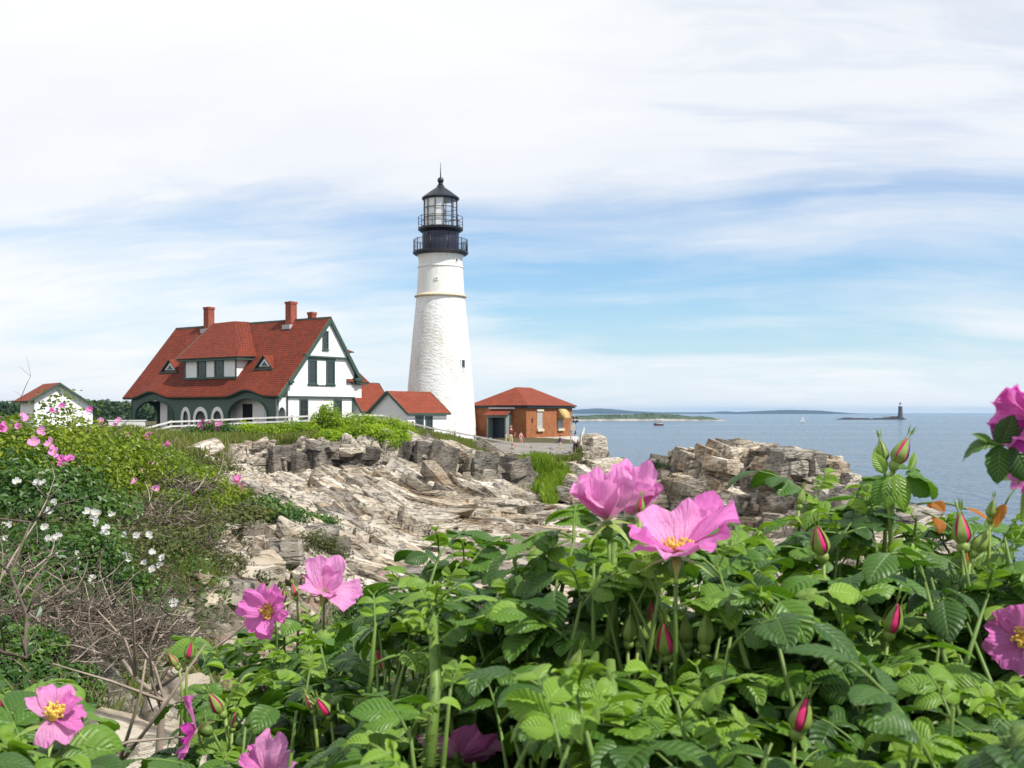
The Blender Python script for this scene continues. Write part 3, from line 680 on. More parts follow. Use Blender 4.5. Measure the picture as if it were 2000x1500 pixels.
# rake boards (dark green) on the gable
mb = MB()
for (s0, z0), (s1, z1) in (((-1.3, fz(-1.3) - .26), (RS, RZ - .28)), ((8.8, rear(8.8) - .24), (RS, RZ - .28))):
    mb.beam(H(.43, s0, z0), H(.43, s1, z1), .07, .34, (0, 0, 1))
mb.beam(H(.22, 8.62, rear(8.62) - .30), H(.22, RS + .3, RZ - .72), .50, .10, (0, 0, 1))
mb.build('rake_board', M['green'], house)
mb = MB()
mb.box(.10, .62, -.25, .28, 2.55 + HB, 2.78 + HB); mb.box(.1, .5, -.12, .18, 2.4 + HB, 2.55 + HB); mb.build('eave_bracket', M['green'], house)
mb = MB(); mb.box(.10, .60, 8.05, 9.05, 2.95 + HB, 3.22 + HB); mb.box(.1, .5, 8.2, 8.9, 2.72 + HB, 2.95 + HB); mb.build('eave_bracket', M['green'], house)
mb = MB(); mb.box(.10, .50, 1.72, 2.0, 4.95 + HB, 5.2 + HB); mb.build('eave_bracket', M['green'], house)
# rear wing with its own small roof
mb = MB(); mb.box(-5, -.03, 8.112, 9.4, 0, 3.0 + HB); mb.build('rear_wing', M['clap'], house)
roof_quad('wing_roof', [H(.35, 7.2, 2.85), H(.35, 10.1, 2.85), H(-2.4, 8.4, 5.9), H(-2.6, 7.4, 5.9)], M['roof'], house, .15)
mb = MB(); mb.box(-5.2, .3, 7.9, 9.9, 2.62 + HB, 2.80 + HB); mb.build('wing_eave', M['green'], house)
roof_quad('rear_dormer_roof', [H(-.6, 7.9, 5.75), H(-.6, 9.0, 5.75), H(-2.0, 8.2, 6.35), H(-2.0, 7.4, 6.35)], M['roof'], house, .1)
mb = MB(); mb.box(-2.0, -.7, 7.3, 8.7, 4.6 + HB, 5.66 + HB); mb.build('rear_dormer', M['white'], house)
# windows
def win(parent, fn, a0, a1, z0, z1, d, fr=.12, bars=(1, 1), mat_=None, depth=.07, glass=None):
    """fn(a, z, out) -> point; casing, sunken pane, glazing bars"""
    def bx(mb, p0, p1, q0, q1, e0, e1):
        mb.add([fn(a, z, e) for e in (e0, e1) for z in (q0, q1) for a in (p0, p1)], [(0, 2, 3, 1), (4, 5, 7, 6), (0, 1, 5, 4), (2, 6, 7, 3), (0, 4, 6, 2), (1, 3, 7, 5)])
    f = MB(); bx(f, a0, a1, z0, z0 + fr, d, d + depth); bx(f, a0, a1, z1 - fr, z1, d, d + depth); bx(f, a0, a0 + fr, z0 + fr, z1 - fr, d, d + depth); bx(f, a1 - fr, a1, z0 + fr, z1 - fr, d, d + depth)
    fo = f.build('window', mat_ or M['green'], parent)
    g = MB(); bx(g, a0 + fr, a1 - fr, z0 + fr, z1 - fr, d + .004, d + .02); g.build('pane', glass or M['glass'], fo)
    g = MB(); am, zm = (a0 + a1) / 2, (z0 + z1) / 2
    for k in range(bars[0]):
        q = a0 + fr + (a1 - a0 - 2 * fr) * (k + 1) / (bars[0] + 1); bx(g, q - .018, q + .018, z0 + fr, z1 - fr, d + .02, d + .035)
    for k in range(bars[1]):
        q = z0 + fr + (z1 - z0 - 2 * fr) * (k + 1) / (bars[1] + 1); bx(g, a0 + fr, a1 - fr, q - .025, q + .025, d + .021, d + .04)
    g.build('glazing_bar', mat_ or M['green'], fo)
    s_ = MB(); bx(s_, a0 - .06, a1 + .06, z0 - .08, z0 - .003, d, d + depth + .06); s_.build('sill', mat_ or M['green'], fo)
    return fo
gf = lambda a, z, e: H(e, a, z)
win(house, gf, 2.37, 3.45, 2.55, 4.78, .104, .15, (0, 1)); win(house, gf, 4.6, 5.7, 2.55, 4.78, .104, .15, (0, 1))
mb = MB(); mb.box(.104, .20, 2.3, 5.78, 4.79 + HB, 4.93 + HB); mb.build('window_trim', M['green'], house); mb = MB(); mb.box(.104, .19, 2.3, 5.78, 2.40 + HB, 2.467 + HB); mb.build('window_trim', M['green'], house)
win(house, gf, 4.0, 4.75, 5.72, 7.45, .248, .13, (0, 2))
win(house, gf, 1.42, 2.45, -.75, 1.18, .004, .13, (1, 1)); win(house, gf, 5.65, 6.7, -.75, 1.18, .004, .13, (1, 1))
mb = MB(); mb.tube([H(.0, 4.3, .15), H(.09, 4.3, .15)], .45, 28); ov = mb.build('oval_window', M['green'], house); mb = MB(); mb.tube([H(.09, 4.3, .15), H(.10, 4.3, .15)], .32, 28); mb.build('pane', M['glass'], ov)
# chimneys
def chimney(x, s, zt, w_, zb):
    mb = MB(); mb.box(x - w_ / 2, x + w_ / 2, s - w_ / 2, s + w_ / 2, zb + HB, zt - .22 + HB); mb.box(x - w_ / 2 - .05, x + w_ / 2 + .05, s - w_ / 2 - .05, s + w_ / 2 + .05, zt - .22 + HB + .002, zt + HB)
    c = mb.build('chimney', M['chimney'], house)
    if s < RS: mb = MB(); mb.box(x - w_ / 2 - .14, x + w_ / 2 + .14, s - w_ / 2 - .30, s + w_ / 2 + .05, fz(s - w_ / 2) + HB - .25, fz(s - w_ / 2) + HB + .18); mb.build('flashing', M['lead'], c)
    mb = MB(); mb.box(x - w_ / 2 + .2, x + w_ / 2 - .2, s - w_ / 2 + .2, s + w_ / 2 - .2, zt + HB + .002, zt + HB + .05); mb.build('flue', M['dark'], c)
chimney(-16.9, 4.85, 10.62, .76, 7.5); chimney(-4.65, 4.7, 10.42, .76, 7.5); chimney(-3.2, 6.0, 9.45, .58, 6.0)
# the long dormer
mb = MB(); mb.prism([H(-14.45, .12, 3.18), H(-14.45, .12, 5.05), H(-14.45, 4.2, 5.05), H(-14.45, 4.2, 3.2)], Vector((7.5, 0, 0))); dm = mb.build('dormer', M['clap'], house)
dfn = lambda a, z, e: H(a, .12 - e, z)
win(dm, dfn, -12.62, -11.3, 3.32, 4.98, .004, .2, (1, 1)); win(dm, dfn, -10.06, -8.74, 3.32, 4.98, .004, .2, (1, 1))
mb = MB(); mb.box(-14.6, -6.8, -.04, .118, 3.10 + HB, 3.30 + HB); mb.box(-14.5, -14.38, .03, .118, 3.302 + HB, 5.0 + HB); mb.box(-7.06, -6.92, .03, .118, 3.302 + HB, 5.0 + HB); mb.build('dormer_trim', M['green'], dm)
E0, E1, R1_, T1, T2, T0 = H(-15.3, -.32, 5.12), H(-6.3, -.32, 5.12), H(-6.3, 1.95, 5.22), H(-12.6, 4.55, 8.98), H(-11.0, 5.0, 8.86), H(-15.9, 4.6, 8.92)
roof_quad('dormer_roof', [E0, E1, T1, T0], M['roof'], dm, .15); roof_quad('dormer_hip', [E1, R1_, T2, T1], M['roof'], dm, .13); roof_quad('dormer_hip', [H(-15.6, 1.95, 5.22), E0, T0, H(-16.4, 4.9, 8.75)], M['roof'], dm, .13)
mb = MB(); mb.box(-15.25, -6.33, -.27, .116, 4.82 + HB, 4.98 + HB); mb.box(-6.945, -6.35, .0, 1.8, 4.84 + HB, 4.98 + HB); mb.build('dormer_soffit', M['green'], dm)
# two small triangular dormers
for cx, hw in ((-17.85, 1.35), (-4.0, 1.25)):
    s0 = .9; zb = fz(s0) - .03; hgt = 1.22; sb = s0 + hgt / KF
    mb = MB(); mb.prism([H(cx - hw + .22, s0, zb), H(cx + hw - .22, s0, zb), H(cx, s0, zb + hgt - .2)], Vector((0, .5, 0))); td = mb.build('eyelid_dormer', M['green'], house)
    f = lambda k: [H(cx - (hw - .5) * k, s0 - .03, zb + .17 + .10 * (1 - k)), H(cx + (hw - .5) * k, s0 - .03, zb + .17 + .10 * (1 - k)), H(cx, s0 - .03, zb + .17 + (hgt - .5) * k + .10 * (1 - k))]
    mb = MB(); mb.prism(f(1.0), Vector((0, .028, 0))); mb.build('pane_frame', M['white'], td)
    mb = MB(); mb.prism([p - Vector((0, .006, 0)) for p in f(.62)], Vector((0, .005, 0))); mb.build('pane', M['glass'], td)
    top_f, top_b = H(cx, s0 - .22, zb + hgt), H(cx, sb + .1, zb + hgt + .05)
    roof_quad('eyelid_roof', [H(cx - hw, s0 - .22, zb), top_f, top_b, H(cx - hw * .98, s0 + .25, zb + .02)], M['roof'], td, .09); roof_quad('eyelid_roof', [top_f, H(cx + hw, s0 - .22, zb), H(cx + hw * .98, s0 + .25, zb + .02), top_b], M['roof'], td, .09)
    mb = MB(); mb.box(cx - hw - .05, cx + hw + .05, s0 - .28, s0 + .1, zb + HB - .16, zb + HB - .02); mb.build('sill', M['green'], td)
# porch front: green shingled wall with two wide arches and three round-headed openings
def arch(x0, x1, zb, zs, zt, n=20):
    c, r = (x0 + x1) / 2, (x1 - x0) / 2
    return [(x0, zb)] + [(c - r * math.cos(math.pi * k / n), zs + (zt - zs) * math.sin(math.pi * k / n)) for k in range(n + 1)] + [(x1, zb)]
zb = -HB + .55
top = []
for i in range(61):
    x = -21.3 + 21.2 * i / 60; z = fz(-1.1) - .18
    for cx, hw in ((-17.9, 3.1), (-3.95, 3.0)):
        d = abs(x - cx) / hw
        if d < 1: z += .46 * (.5 + .5 * math.cos(math.pi * d))
    top.append((x, z))
outl = [(-21.3, -HB), (-.1, -HB)] + top[::-1]
ops = [arch(-20.55, -14.75, zb, -.35, 1.12), arch(-6.55, -1.35, zb, -.3, 1.22)]
wins = [(-13.45, -12.05), (-11.6, -9.5), (-9.0, -7.25)]
wh = [arch(a + .32, b - .32, -HB + .75, -.55 if b - a < 2 else -.65, .12, 14) for a, b in wins]
mb = MB(); mb.plate(outl, ops + wh, lambda a, z: H(a, -1.1, z), (0, .22, 0)); pw = mb.build('porch_wall', M['green_shingle'], house)
for (a, b), hole in zip(wins, wh):
    mb = MB(); mb.plate(arch(a, b, -HB + .5, -.62, .50, 18), [hole], lambda p, z: H(p, -1.16, z), (0, .057, 0)); mb.build('arch_frame', M['white'], pw)
for x0, x1, zt in ((-20.55, -14.75, 1.12), (-6.55, -1.35, 1.22)):
    o1 = arch(x0 - .14, x1 + .14, zb, -.33, zt + .14, 24); i1 = arch(x0, x1, zb, -.33, zt, 24)
    mb = MB(); ring = o1 + i1[::-1]; mb.plate(ring, [], lambda p, z: H(p, -1.2, z), (0, .097, 0)); mb.build('arch_trim', M['green'], pw)
mb = MB(); mb.plate([(-1.1, -HB), (0, -HB), (0, 1.28), (-1.1, 1.28)], [arch(-.92, -.1, -HB + .5, -.2, .45, 12)], lambda a, z: H(-.1, a, z), (-.15, 0, 0)); mb.build('porch_end', M['clap'], house)
mb = MB(); mb.plate([(-1.1, -HB), (8, -HB), (8, 1.1), (-1.1, 1.1)], [arch(-.8, 1.8, zb, -.3, .9, 14), arch(2.3, 5.0, zb, -.3, .9, 14)], lambda a, z: H(-21.3, a, z), (.2, 0, 0)); mb.build('porch_side', M['green_shingle'], house)
mb = MB(); mb.box(-21.2, -.1, -1.0, -.002, .05, .5); mb.build('porch_floor', M['concrete'], house)
mb = MB(); mb.box(-21.2, -18.25, -.8, 8.0, 1.0 + HB, 1.1 + HB); mb.build('porch_ceiling', M['green'], house)
mb = MB(); mb.box(-17.0, -15.6, -.06, -.003, -HB + .5 + HB, .9 + HB); mb.build('shutter', M['green'], house)
mb = MB(); mb.box(-5.9, -4.6, -.06, -.003, .5, .75 + HB); dd = mb.build('door', M['dark'], house)
mb = MB(); mb.box(-4.5, -2.9, -.05, -.003, .5, .8 + HB); mb.build('door_panel', M['white'], house)
mb = MB()
for k in range(9): mb.tube([H(-2.9 + k * .2, -1.02, -HB + .5), H(-2.9 + k * .2, -1.02, -.62)], .025, 4)
mb.beam(H(-3.0, -1.02, -.6), H(-1.2, -1.02, -.6), .07, .07); mb.build('porch_railing', M['fence'], house)

# ------------------------------------------------------------------ the two link buildings behind
def gable_house(name, label, cat, px0, D, Lx, Wd, eave, rise, foot, parts=None, oh=.25, roofm='roof_new', rot=R(54)):
    """near eave corner at px0; ridge runs along local +x (turned by rot)"""
    o = P(px0, 805, D); t = thing(name, label, cat, (o.x, o.y, CZ + foot), rot); e = eave - foot
    mb = MB(); mb.prism([(0, 0, 0), (0, Wd, 0), (0, Wd, e), (0, Wd / 2, e + rise), (0, 0, e)], (Lx, 0, 0)); mb.build('wall', M['clap'], t)
    k = rise / (Wd / 2)
    c = t
    roof_quad('roof', [(-oh, -oh, e - k * oh + .1), (Lx + oh, -oh, e - k * oh + .1), (Lx + oh, Wd / 2, e + rise + .1), (-oh, Wd / 2, e + rise + .1)], M[roofm], c, .1)
    roof_quad('roof', [(Lx + oh, Wd + oh, e - k * oh + .1), (-oh, Wd + oh, e - k * oh + .1), (-oh, Wd / 2 + .002, e + rise + .1), (Lx + oh, Wd / 2 + .002, e + rise + .1)], M[roofm], c, .1)
    mb = MB()
    for x in (-oh - .03, Lx + oh + .03):
        for s in (0, 1):
            y0 = -oh if s == 0 else Wd + oh; mb.beam((x, y0, e - k * oh + .02), (x, Wd / 2, e + rise + .02), .05, .2)
    mb.beam((-oh, -oh - .04, e - k * oh - .0), (Lx + oh, -oh - .04, e - k * oh - .0), .06, .16)
    mb.build('fascia', M['green'], t)
    return t, e
la, e = gable_house('link_building', 'low white passage with steep red roof joined to the back of the keepers house', 'annex', 706, 101.5, 4.2, 4.0, .30, 2.5, -2.6)
fn = lambda a, z, ee: Vector((a, -ee, z)); zf = -2.6
win(la, fn, .5, 1.5, 1.6, 2.65, .004, .1); win(la, fn, 2.4, 3.4, 1.6, 2.65, .004, .1)
lb, e = gable_house('link_building', 'small white annex with red roof, green door and window in front of the tower', 'annex', 796, 93.0, 5.3, 4.4, .02, 1.75, -2.9)
win(lb, fn, 2.35, 3.3, .9, 2.55, .004, .12, (1, 1))
mb = MB(); mb.box(1.0, 2.1, -.06, -.004, .4, 2.6); d_ = mb.build('door', M['green'], lb); mb = MB(); mb.box(1.15, 1.95, -.075, -.062, 1.5, 2.45); mb.build('pane', M['glass'], d_); mb = MB(); mb.tube([(1.92, -.062, 1.4), (1.92, -.12, 1.4)], .04, 8); mb.build('handle', M['black'], d_)
win(lb, lambda a, z, ee: Vector((-ee, a, z)), 1.6, 2.3, 1.7, 2.45, .004, .1, (0, 0))
mb = MB(); mb.beam((.55, -.12, 1.5), (.55, -.12, 2.1), .14, .16); mb.build('wall_lamp', M['black'], lb)
# the shed on the left

D_ = 66.0; o = P(70, 805, D_); sh = thing('shed', 'white shed with low red gable roof behind the rose covered hill', 'shed', (o.x, o.y, CZ - .92), R(36)); sh.scale = (.80, .80, .80)
zf = 1.6; ap = 1.85
mb = MB(); mb.prism([(-.1, 0, 0), (4.2, 0, 0), (4.2, 0, zf + .1), (1.7, 0, zf + ap - .1), (-.1, 0, zf + .7)], (0, 5, 0)); mb.build('wall', M['clap'], sh)
roof_quad('roof', [(-.6, -.3, zf + .42), (1.7, -.3, zf + ap), (1.7, 5.3, zf + ap), (-.6, 5.3, zf + .42)], M['roof_new'], sh, .12); roof_quad('roof', [(1.7, -.3, zf + ap), (4.75, -.3, zf - .22), (4.75, 5.3, zf - .22), (1.7, 5.3, zf + ap)], M['roof_new'], sh, .12)
mb = MB(); mb.beam((1.7, -.33, zf + ap - .12), (4.78, -.33, zf - .33), .05, .12); mb.beam((-.62, -.33, zf + .31), (1.7, -.33, zf + ap - .10), .05, .12); mb.build('rake_board', M['green'], sh)

# ------------------------------------------------------------------ the brick building
BA = R(58); o = P(1028, 862, 95.0); BW, BL = 5.7, 8.4
bh_ = (862 - 792) / FPX * 95
br = thing('brick_building', 'orange brick building with red hipped roof by the end of the cliff', 'building', o, BA); br.scale = (1.095, 1.095, 1.095); br.location = P(1028, 862, 104.0)
# local x along the long face (to the right and back), local y along the short face (to the left and back)
mb = MB(); mb.box(0, BL, 0, BW, .30, bh_); mb.build('wall', M['brick'], br)
mb = MB(); mb.box(-.10, BL + .1, -.10, BW + .1, -1.2, .30); mb.box(-.3, BL + .6, -.75, -.102, -1.2, .06); mb.build('plinth', M['concrete'], br)
ov = .35; ri = (805 - 759) / FPX * 97.5 + .0
ze = bh_ + .02; hz = ri - (805 - 792) / FPX * 95 + .15
A_, B_, C_, D2 = Vector((-ov, -ov, ze)), Vector((BL + ov, -ov, ze)), Vector((BL + ov, BW + ov, ze)), Vector((-ov, BW + ov, ze)); q1, q2 = Vector((BW / 2, BW / 2, ze + hz)), Vector((BL - BW / 2, BW / 2, ze + hz))
roof_quad('roof', [A_, B_, q2, q1], M['roof_new'], br, .1, M['black']); roof_quad('roof', [D2, A_, q1], M['roof_new'], br, .1, M['black']); roof_quad('roof', [B_, C_, q2], M['roof_new'], br, .1, M['black']); roof_quad('roof', [C_, D2, q1, q2], M['roof_new'], br, .1, M['black'])
mb = MB(); mb.box(-.22, BL + .22, -.22, BW + .22, ze - .24, ze - .105); mb.build('eave_board', M['black'], br)
lf = lambda a, z, e: Vector((a, -e, z))
def brick_win(a0, a1, z0, z1):
    f = win(br, lf, a0, a1, z0, z1, .004, .09, (1, 4), M['lead'], .03, M['blind'])
    mb = MB(); mb.box(a0 - .14, a1 + .14, -.12, -.003, z1 + .003, z1 + .2); mb.build('lintel', M['tan'], f); mb = MB(); mb.box(a0 - .12, a1 + .12, -.18, -.003, z0 - .3, z0 - .085); mb.build('stone_sill', M['tan'], f)
brick_win(1.85, 2.75, 1.15, 2.65); brick_win(5.6, 6.5, 1.15, 2.65)
mb = MB(); n = 10
rows = [[Vector((x, -(.06 + .75 * math.sin(math.pi / 2 * k / n)), 1.95 + .95 * math.cos(math.pi / 2 * k / n) - .0)) for x in (5.45, 6.65)] for k in range(n + 1)]
mb.loft(rows, False, False)
for x in (5.45, 6.65): mb.add([Vector((x, -.05, 1.95))] + [Vector((x, -(.06 + .75 * math.sin(math.pi / 2 * k / n)), 1.95 + .95 * math.cos(math.pi / 2 * k / n))) for k in range(n + 1)], [tuple(range(n + 2))])
aw = mb.build('awning', M['awning'], br, 'auto'); aw.modifiers.new('thickness', 'SOLIDIFY').thickness = .03
mb = MB(); mb.box(.9, 1.0, -.08, -.002, 1.6, 2.0); mb.build('wall_bracket', M['black'], br)
# entrance porch on the short face
sf = lambda a, z, e: Vector((-e, a, z))
py0, py1, pd = 1.55, 3.6, .9
mb = MB(); mb.box(-pd, -.002, py0, py0 + .14, -.3, 2.35); mb.box(-pd, -.002, py1 - .14, py1, -.3, 2.35); mb.box(-pd, -pd + .12, py0 + .142, py1 - .142, 2.1, 2.35); pc = mb.build('entrance_porch', var_mat('grey_green_porch_paint', (.23, .27, .25), .6, .1), br)
roof_quad('porch_roof', [(-pd - .3, py1 + .2, 2.32), (-pd - .3, py0 - .25, 2.32), (-.02, py0 - .1, 2.82), (-.02, py1 + .1, 2.82)], M['roof_new'], pc, .1)
mb = MB(); mb.box(-.30, -.003, py0 - .5, py1 + .2, 2.86, 3.0); mb.build('flashing', M['lead'], pc)
mb = MB(); mb.box(-.1, -.004, py0 + .15, py1 - .15, -.3, 2.1); mb.build('door', var_mat('dark_blue_door', (.02, .03, .05), .5, .1), pc)
# ------------------------------------------------------------------ fence along the cliff top
def fence_line(name, label, pts, rails=3, hgt=1.15, sub=1):
    """pts: (px, row of the top rail, D) of each post"""
    base = P(*pts[0]); t = thing(name, label, 'fence', (base.x, base.y, base.z - hgt))
    off = Vector((base.x, base.y, base.z - hgt)); tops = [P(*p) - off for p in pts]
    for p in tops:
        mb = MB(); mb.box(p.x - .075, p.x + .075, p.y - .075, p.y + .075, p.z - hgt - .5, p.z + .10); mb.build('post', M['post'], t)
    for k in range(rails):
        mb = MB(); dz = Vector((0, -.10, -.03 - k * (hgt - .12) / rails))
        for i_, (a, b) in enumerate(zip(tops, tops[1:])):
            if i_ == 7: mb.build('rail', M['fence'], t); mb = MB()
            mb.beam(a + dz, b + dz, .06, .125)
        o = mb.build('rail', M['rail_grey'], t); o['label'] = 'grey weathered rail'
    return t
fence_line('rail_fence', 'long weathered wooden rail fence following the cliff top from house to brick building',
    [(270, 840, 80), (334, 823, 81.5), (416, 820, 83), (500, 816, 84), (570, 813.5, 84.5), (630, 811, 85), (690, 809, 85.3), (749, 811, 86), (800, 825, 87), (846, 836, 87.6), (888, 844, 88), (927, 851, 88.4), (958, 857, 88.7), (1000, 864, 89), (1037, 870, 89.6), (1075, 872, 90), (1117, 871, 90.5)])
# the white gate end by the rock, with its stays
b_ = P(1133, 888, 91); t = thing('white_gate', 'tall white board gate seen edge on at the cliff end of the fence', 'gate', b_)
mb = MB()
for k in range(5): mb.beam((0 + .02 * k, .45 * k, -.3), (.12 + .09 * k, .45 * k, 1.55 + .18 * k), .10, .10)
mb.build('post', M['white'], t)
mb = MB()
for z in (.3, .8, 1.25): mb.beam((.0 + z * .08, -.1, z), (.45 + z * .1, 2.0, z + .25), .04, .12)
mb.build('rail', M['white'], t)
b_ = P(1115, 858, 93.5); t = thing('notice_board', 'small pale notice board on posts at the corner of the brick building', 'sign', b_)
mb = MB(); mb.box(-.05, .05, 0, .08, -.6, 1.5); mb.build('post', M['post'], t)
mb = MB(); mb.box(-.03, .42, -.05, -.002, .75, 1.35); mb.build('board', M['concrete'], t)
b_ = P(1124, 850, 98); t = thing('fog_signal', 'black horn cluster on a pole beside the brick building', 'signal', b_)
mb = MB(); mb.tube([(0, 0, -1), (0, 0, 1.3)], .05, 8); mb.build('pole', M['black'], t)
mb = MB()
for x in (-.16, .16):
    for z in (1.15, 1.5): mb.lathe([(.06, z), (.15, z + .14), (.06, z + .28)], 12, (x, 0))
mb.build('horn', M['black'], t)
b_ = P(246, 829, 92); t = thing('low_wall', 'low white wall standing left of the keepers house porch', 'wall', (b_.x, b_.y, CZ - 1.9))
mb = MB(); mb.box(-1.5, 1.6, 0, .15, 0, 1.15); mb.build('boards', M['white'], t); mb = MB(); mb.box(-1.6, 1.7, -.04, .19, 1.152, 1.23); mb.build('coping', M['white'], t)
# retaining wall under the paved yard
b_ = P(1040, 905, 90.6)
t = MB()
ptsw = [P(965, 880, 89.3), P(1000, 884, 89.6), P(1040, 889, 90.1), P(1120, 893, 91.2)]
for a, b in zip(ptsw, ptsw[1:]): t.prism([a, b, b + Vector((0, 0, -1.3)), a + Vector((0, 0, -1.3))], (0, .4, 0))
o = t.build('retaining_wall', M['concrete']); tag(o, 'low pale concrete retaining wall below the fence by the brick building', 'wall')
yard = MB(); yl = [P(905, 866, 90), P(965, 878, 89.6), P(1000, 882, 89.9), P(1040, 886, 90.4), P(1120, 890, 91.4), P(1136, 868, 97), P(1130, 862, 107), P(905, 863, 107)]
yard.prism(yl, (0, 0, -.5)); o = yard.build('paved_yard', M['paving']); o['kind'] = 'structure'

# ------------------------------------------------------------------ people by the brick building
M['skin'] = var_mat('skin', (.55, .33, .24), .5, .08, 8.0)
def cloth(n, c): return var_mat(n, c, .85, .15, 12.0)
def skin_obj(name, verts, edges, rads, mat_, parent, lv=1):
    me = bpy.data.meshes.new(name); me.from_pydata(verts, edges, []); me.materials.append(mat_)
    o = bpy.data.objects.new(name, me); COL.objects.link(o); o.parent = parent
    md = o.modifiers.new('skin', 'SKIN'); md.use_smooth_shade = True; sv = me.skin_vertices[0].data if me.skin_vertices else None
    if sv is None:
        bm = bmesh.new(); bm.from_mesh(me); bm.verts.layers.skin.verify(); bm.to_mesh(me); bm.free(); sv = me.skin_vertices[0].data
    for i, r in enumerate(rads): sv[i].radius = (r, r) if not isinstance(r, tuple) else r
    sv[0].use_root = True
    s = o.modifiers.new('sub', 'SUBSURF'); s.levels = lv; s.render_levels = lv
    return o
def person(label, pos, h, face, top, bottom, hair, arms=((.12, .25), (.1, .2)), stride=.12, hat=None, sleeves=True):
    """standing figure of height h, facing the angle face; arms: (forward reach, outward) of each hand"""
    k = h / 1.75; t = thing('person', label, 'person', pos, face); t.scale = (k, k, k)
    V = [(0, 0, .95), (0, 0, 1.10), (0, .0, 1.28), (0, 0, 1.43), (0, -.01, 1.52), (0, -.015, 1.60), (0, -.01, 1.70)]
    E = [(0, 1), (1, 2), (2, 3), (3, 4), (4, 5), (5, 6)]; Rd = [(.15, .11), (.135, .10), (.16, .11), (.12, .085), .055, (.075, .09), (.07, .08)]
    legs = []; armp = []
    for s in (-1, 1):
        st = stride * s; b = len(V)
        V += [(s * .09, 0, .88), (s * .10, -st * .5, .50), (s * .10, -st, .09), (s * .11, -st - .13, .04)]; E += [(0, b), (b, b + 1), (b + 1, b + 2), (b + 2, b + 3)]; Rd += [.085, .06, .045, .04]
        legs.append(b); fw, ow = arms[0 if s < 0 else 1]; b = len(V)
        el = (s * (.20 + ow * .3), -fw * .25, 1.16); wr = (s * (.19 + ow * .5), -fw * .9 - .05, 1.16 - .26 + fw * .45)
        V += [(s * .185, 0, 1.41), el, wr, (wr[0], wr[1] - .05, wr[2] - .06)]; E += [(3, b), (b, b + 1), (b + 1, b + 2), (b + 2, b + 3)]; Rd += [.055, .042, .03, (.028, .036)]
        armp.append(b); hb = b + 3
        for q in range(4):
            V.append((wr[0] + (q - 1.5) * .018, wr[1] - .085, wr[2] - .12 + abs(q - 1.5) * .008)); E.append((hb, len(V) - 1)); Rd.append(.009)
        V.append((wr[0] - s * .04, wr[1] - .07, wr[2] - .06)); E.append((hb, len(V) - 1)); Rd.append(.010)
    skin_obj('body', V, E, Rd, M['skin'], t)
    nose = MB(); nose.add([(-.012, -.10, 1.60), (.012, -.10, 1.60), (0, -.095, 1.645), (0, -.125, 1.605)], [(0, 1, 3), (1, 2, 3), (2, 0, 3)])
    for s in (-1, 1): nose.tube([(s * .028, -.095, 1.648), (s * .028, -.104, 1.648)], .009, 6)
    nose.build('face', M['skin'], t)
    v2 = [V[0], V[1], V[2], V[3], (0, -.005, 1.47)]; e2 = [(0, 1), (1, 2), (2, 3), (3, 4)]; r2 = [(.165, .125), (.15, .115), (.175, .125), (.135, .10), .07]
    for b in armp:
        n = len(v2); v2 += [V[b], V[b + 1]]; e2 += [(3, n), (n, n + 1)]; r2 += [.068, .056]
        if sleeves: v2.append(V[b + 2]); e2.append((n + 1, n + 2)); r2.append(.042)
    skin_obj('shirt', v2, e2, r2, top, t)
    v3 = [(0, 0, .95), (0, 0, 1.02)]; e3 = [(0, 1)]; r3 = [(.165, .122), (.16, .12)]
    for b in legs:
        n = len(v3); v3 += [V[b], V[b + 1], (V[b + 2][0], V[b + 2][1], .14)]; e3 += [(0, n), (n, n + 1), (n + 1, n + 2)]; r3 += [.10, .075, .06]
    skin_obj('trousers', v3, e3, r3, bottom, t)
    for b in legs:
        a, c = V[b + 2], V[b + 3]; skin_obj('shoe', [(a[0], a[1] + .03, .05), (a[0], a[1] - .05, .05), (c[0], c[1], .04)], [(0, 1), (1, 2)], [.05, .052, .045], M['black'], t)
    mb = MB(); rows = []
    for i in range(7):
        ph = math.pi * (.02 + .60 * i / 6); rows.append([Vector((.088 * math.sin(ph) * math.cos(a), .012 + .104 * math.sin(ph) * math.sin(a), 1.655 + .115 * math.cos(ph) + (.05 if math.sin(a) < -.3 and i > 3 else 0))) for a in [2 * math.pi * q / 14 for q in range(14)]])
    mb.loft(rows, True); mb.build('hair' if not hat else 'hat', hair, t, True)
    if hat:
        mb = MB(); mb.lathe([(.09, 1.70), (.155, 1.69), (.09, 1.706)], 16, (0, .0)); mb.build('hat_brim', hair, t)
    return t
mar, khaki, pink, purple, wht, dkp, red_ = cloth('maroon_cotton', (.14, .025, .030), ), cloth('khaki_cotton', (.50, .40, .20)), cloth('pink_cotton', (.55, .25, .26)), cloth('purple_cotton', (.12, .06, .20)), cloth('white_cotton', (.75, .74, .74)), cloth('dark_denim', (.035, .03, .055)), cloth('orange_cotton', (.75, .30, .18))
dkh, brh, gry = cloth('dark_hair', (.03, .02, .018)), cloth('brown_hair', (.12, .06, .035)), cloth('pink_cap_cloth', (.50, .24, .22))
def feet(px_, D, row): p = P(px_, row, D); return p
person('person in maroon top and khaki trousers with a pink cap, raising one arm', feet(998, 92.5, 872), 1.78, R(60), mar, khaki, gry, ((.55, .2), (.1, .2)), .10, hat=True)
person('child in a light pink outfit walking beside the brick wall', feet(1017.5, 93.0, 871), 1.25, R(40), pink, pink, brh, stride=.16)
person('person in a purple top walking behind the fence', feet(1094, 92.6, 884), 1.55, R(-70), purple, khaki, brh, stride=.18)
person('person in white shirt and dark trousers standing by the white gate', feet(1123.5, 91.6, 888), 1.85, R(20), wht, dkp, dkh, ((.5, .1), (.3, .2)), .06)
person('small child in orange standing low behind the fence rails', feet(1004, 90.6, 885), 1.0, R(200), red_, khaki, brh, stride=.1)
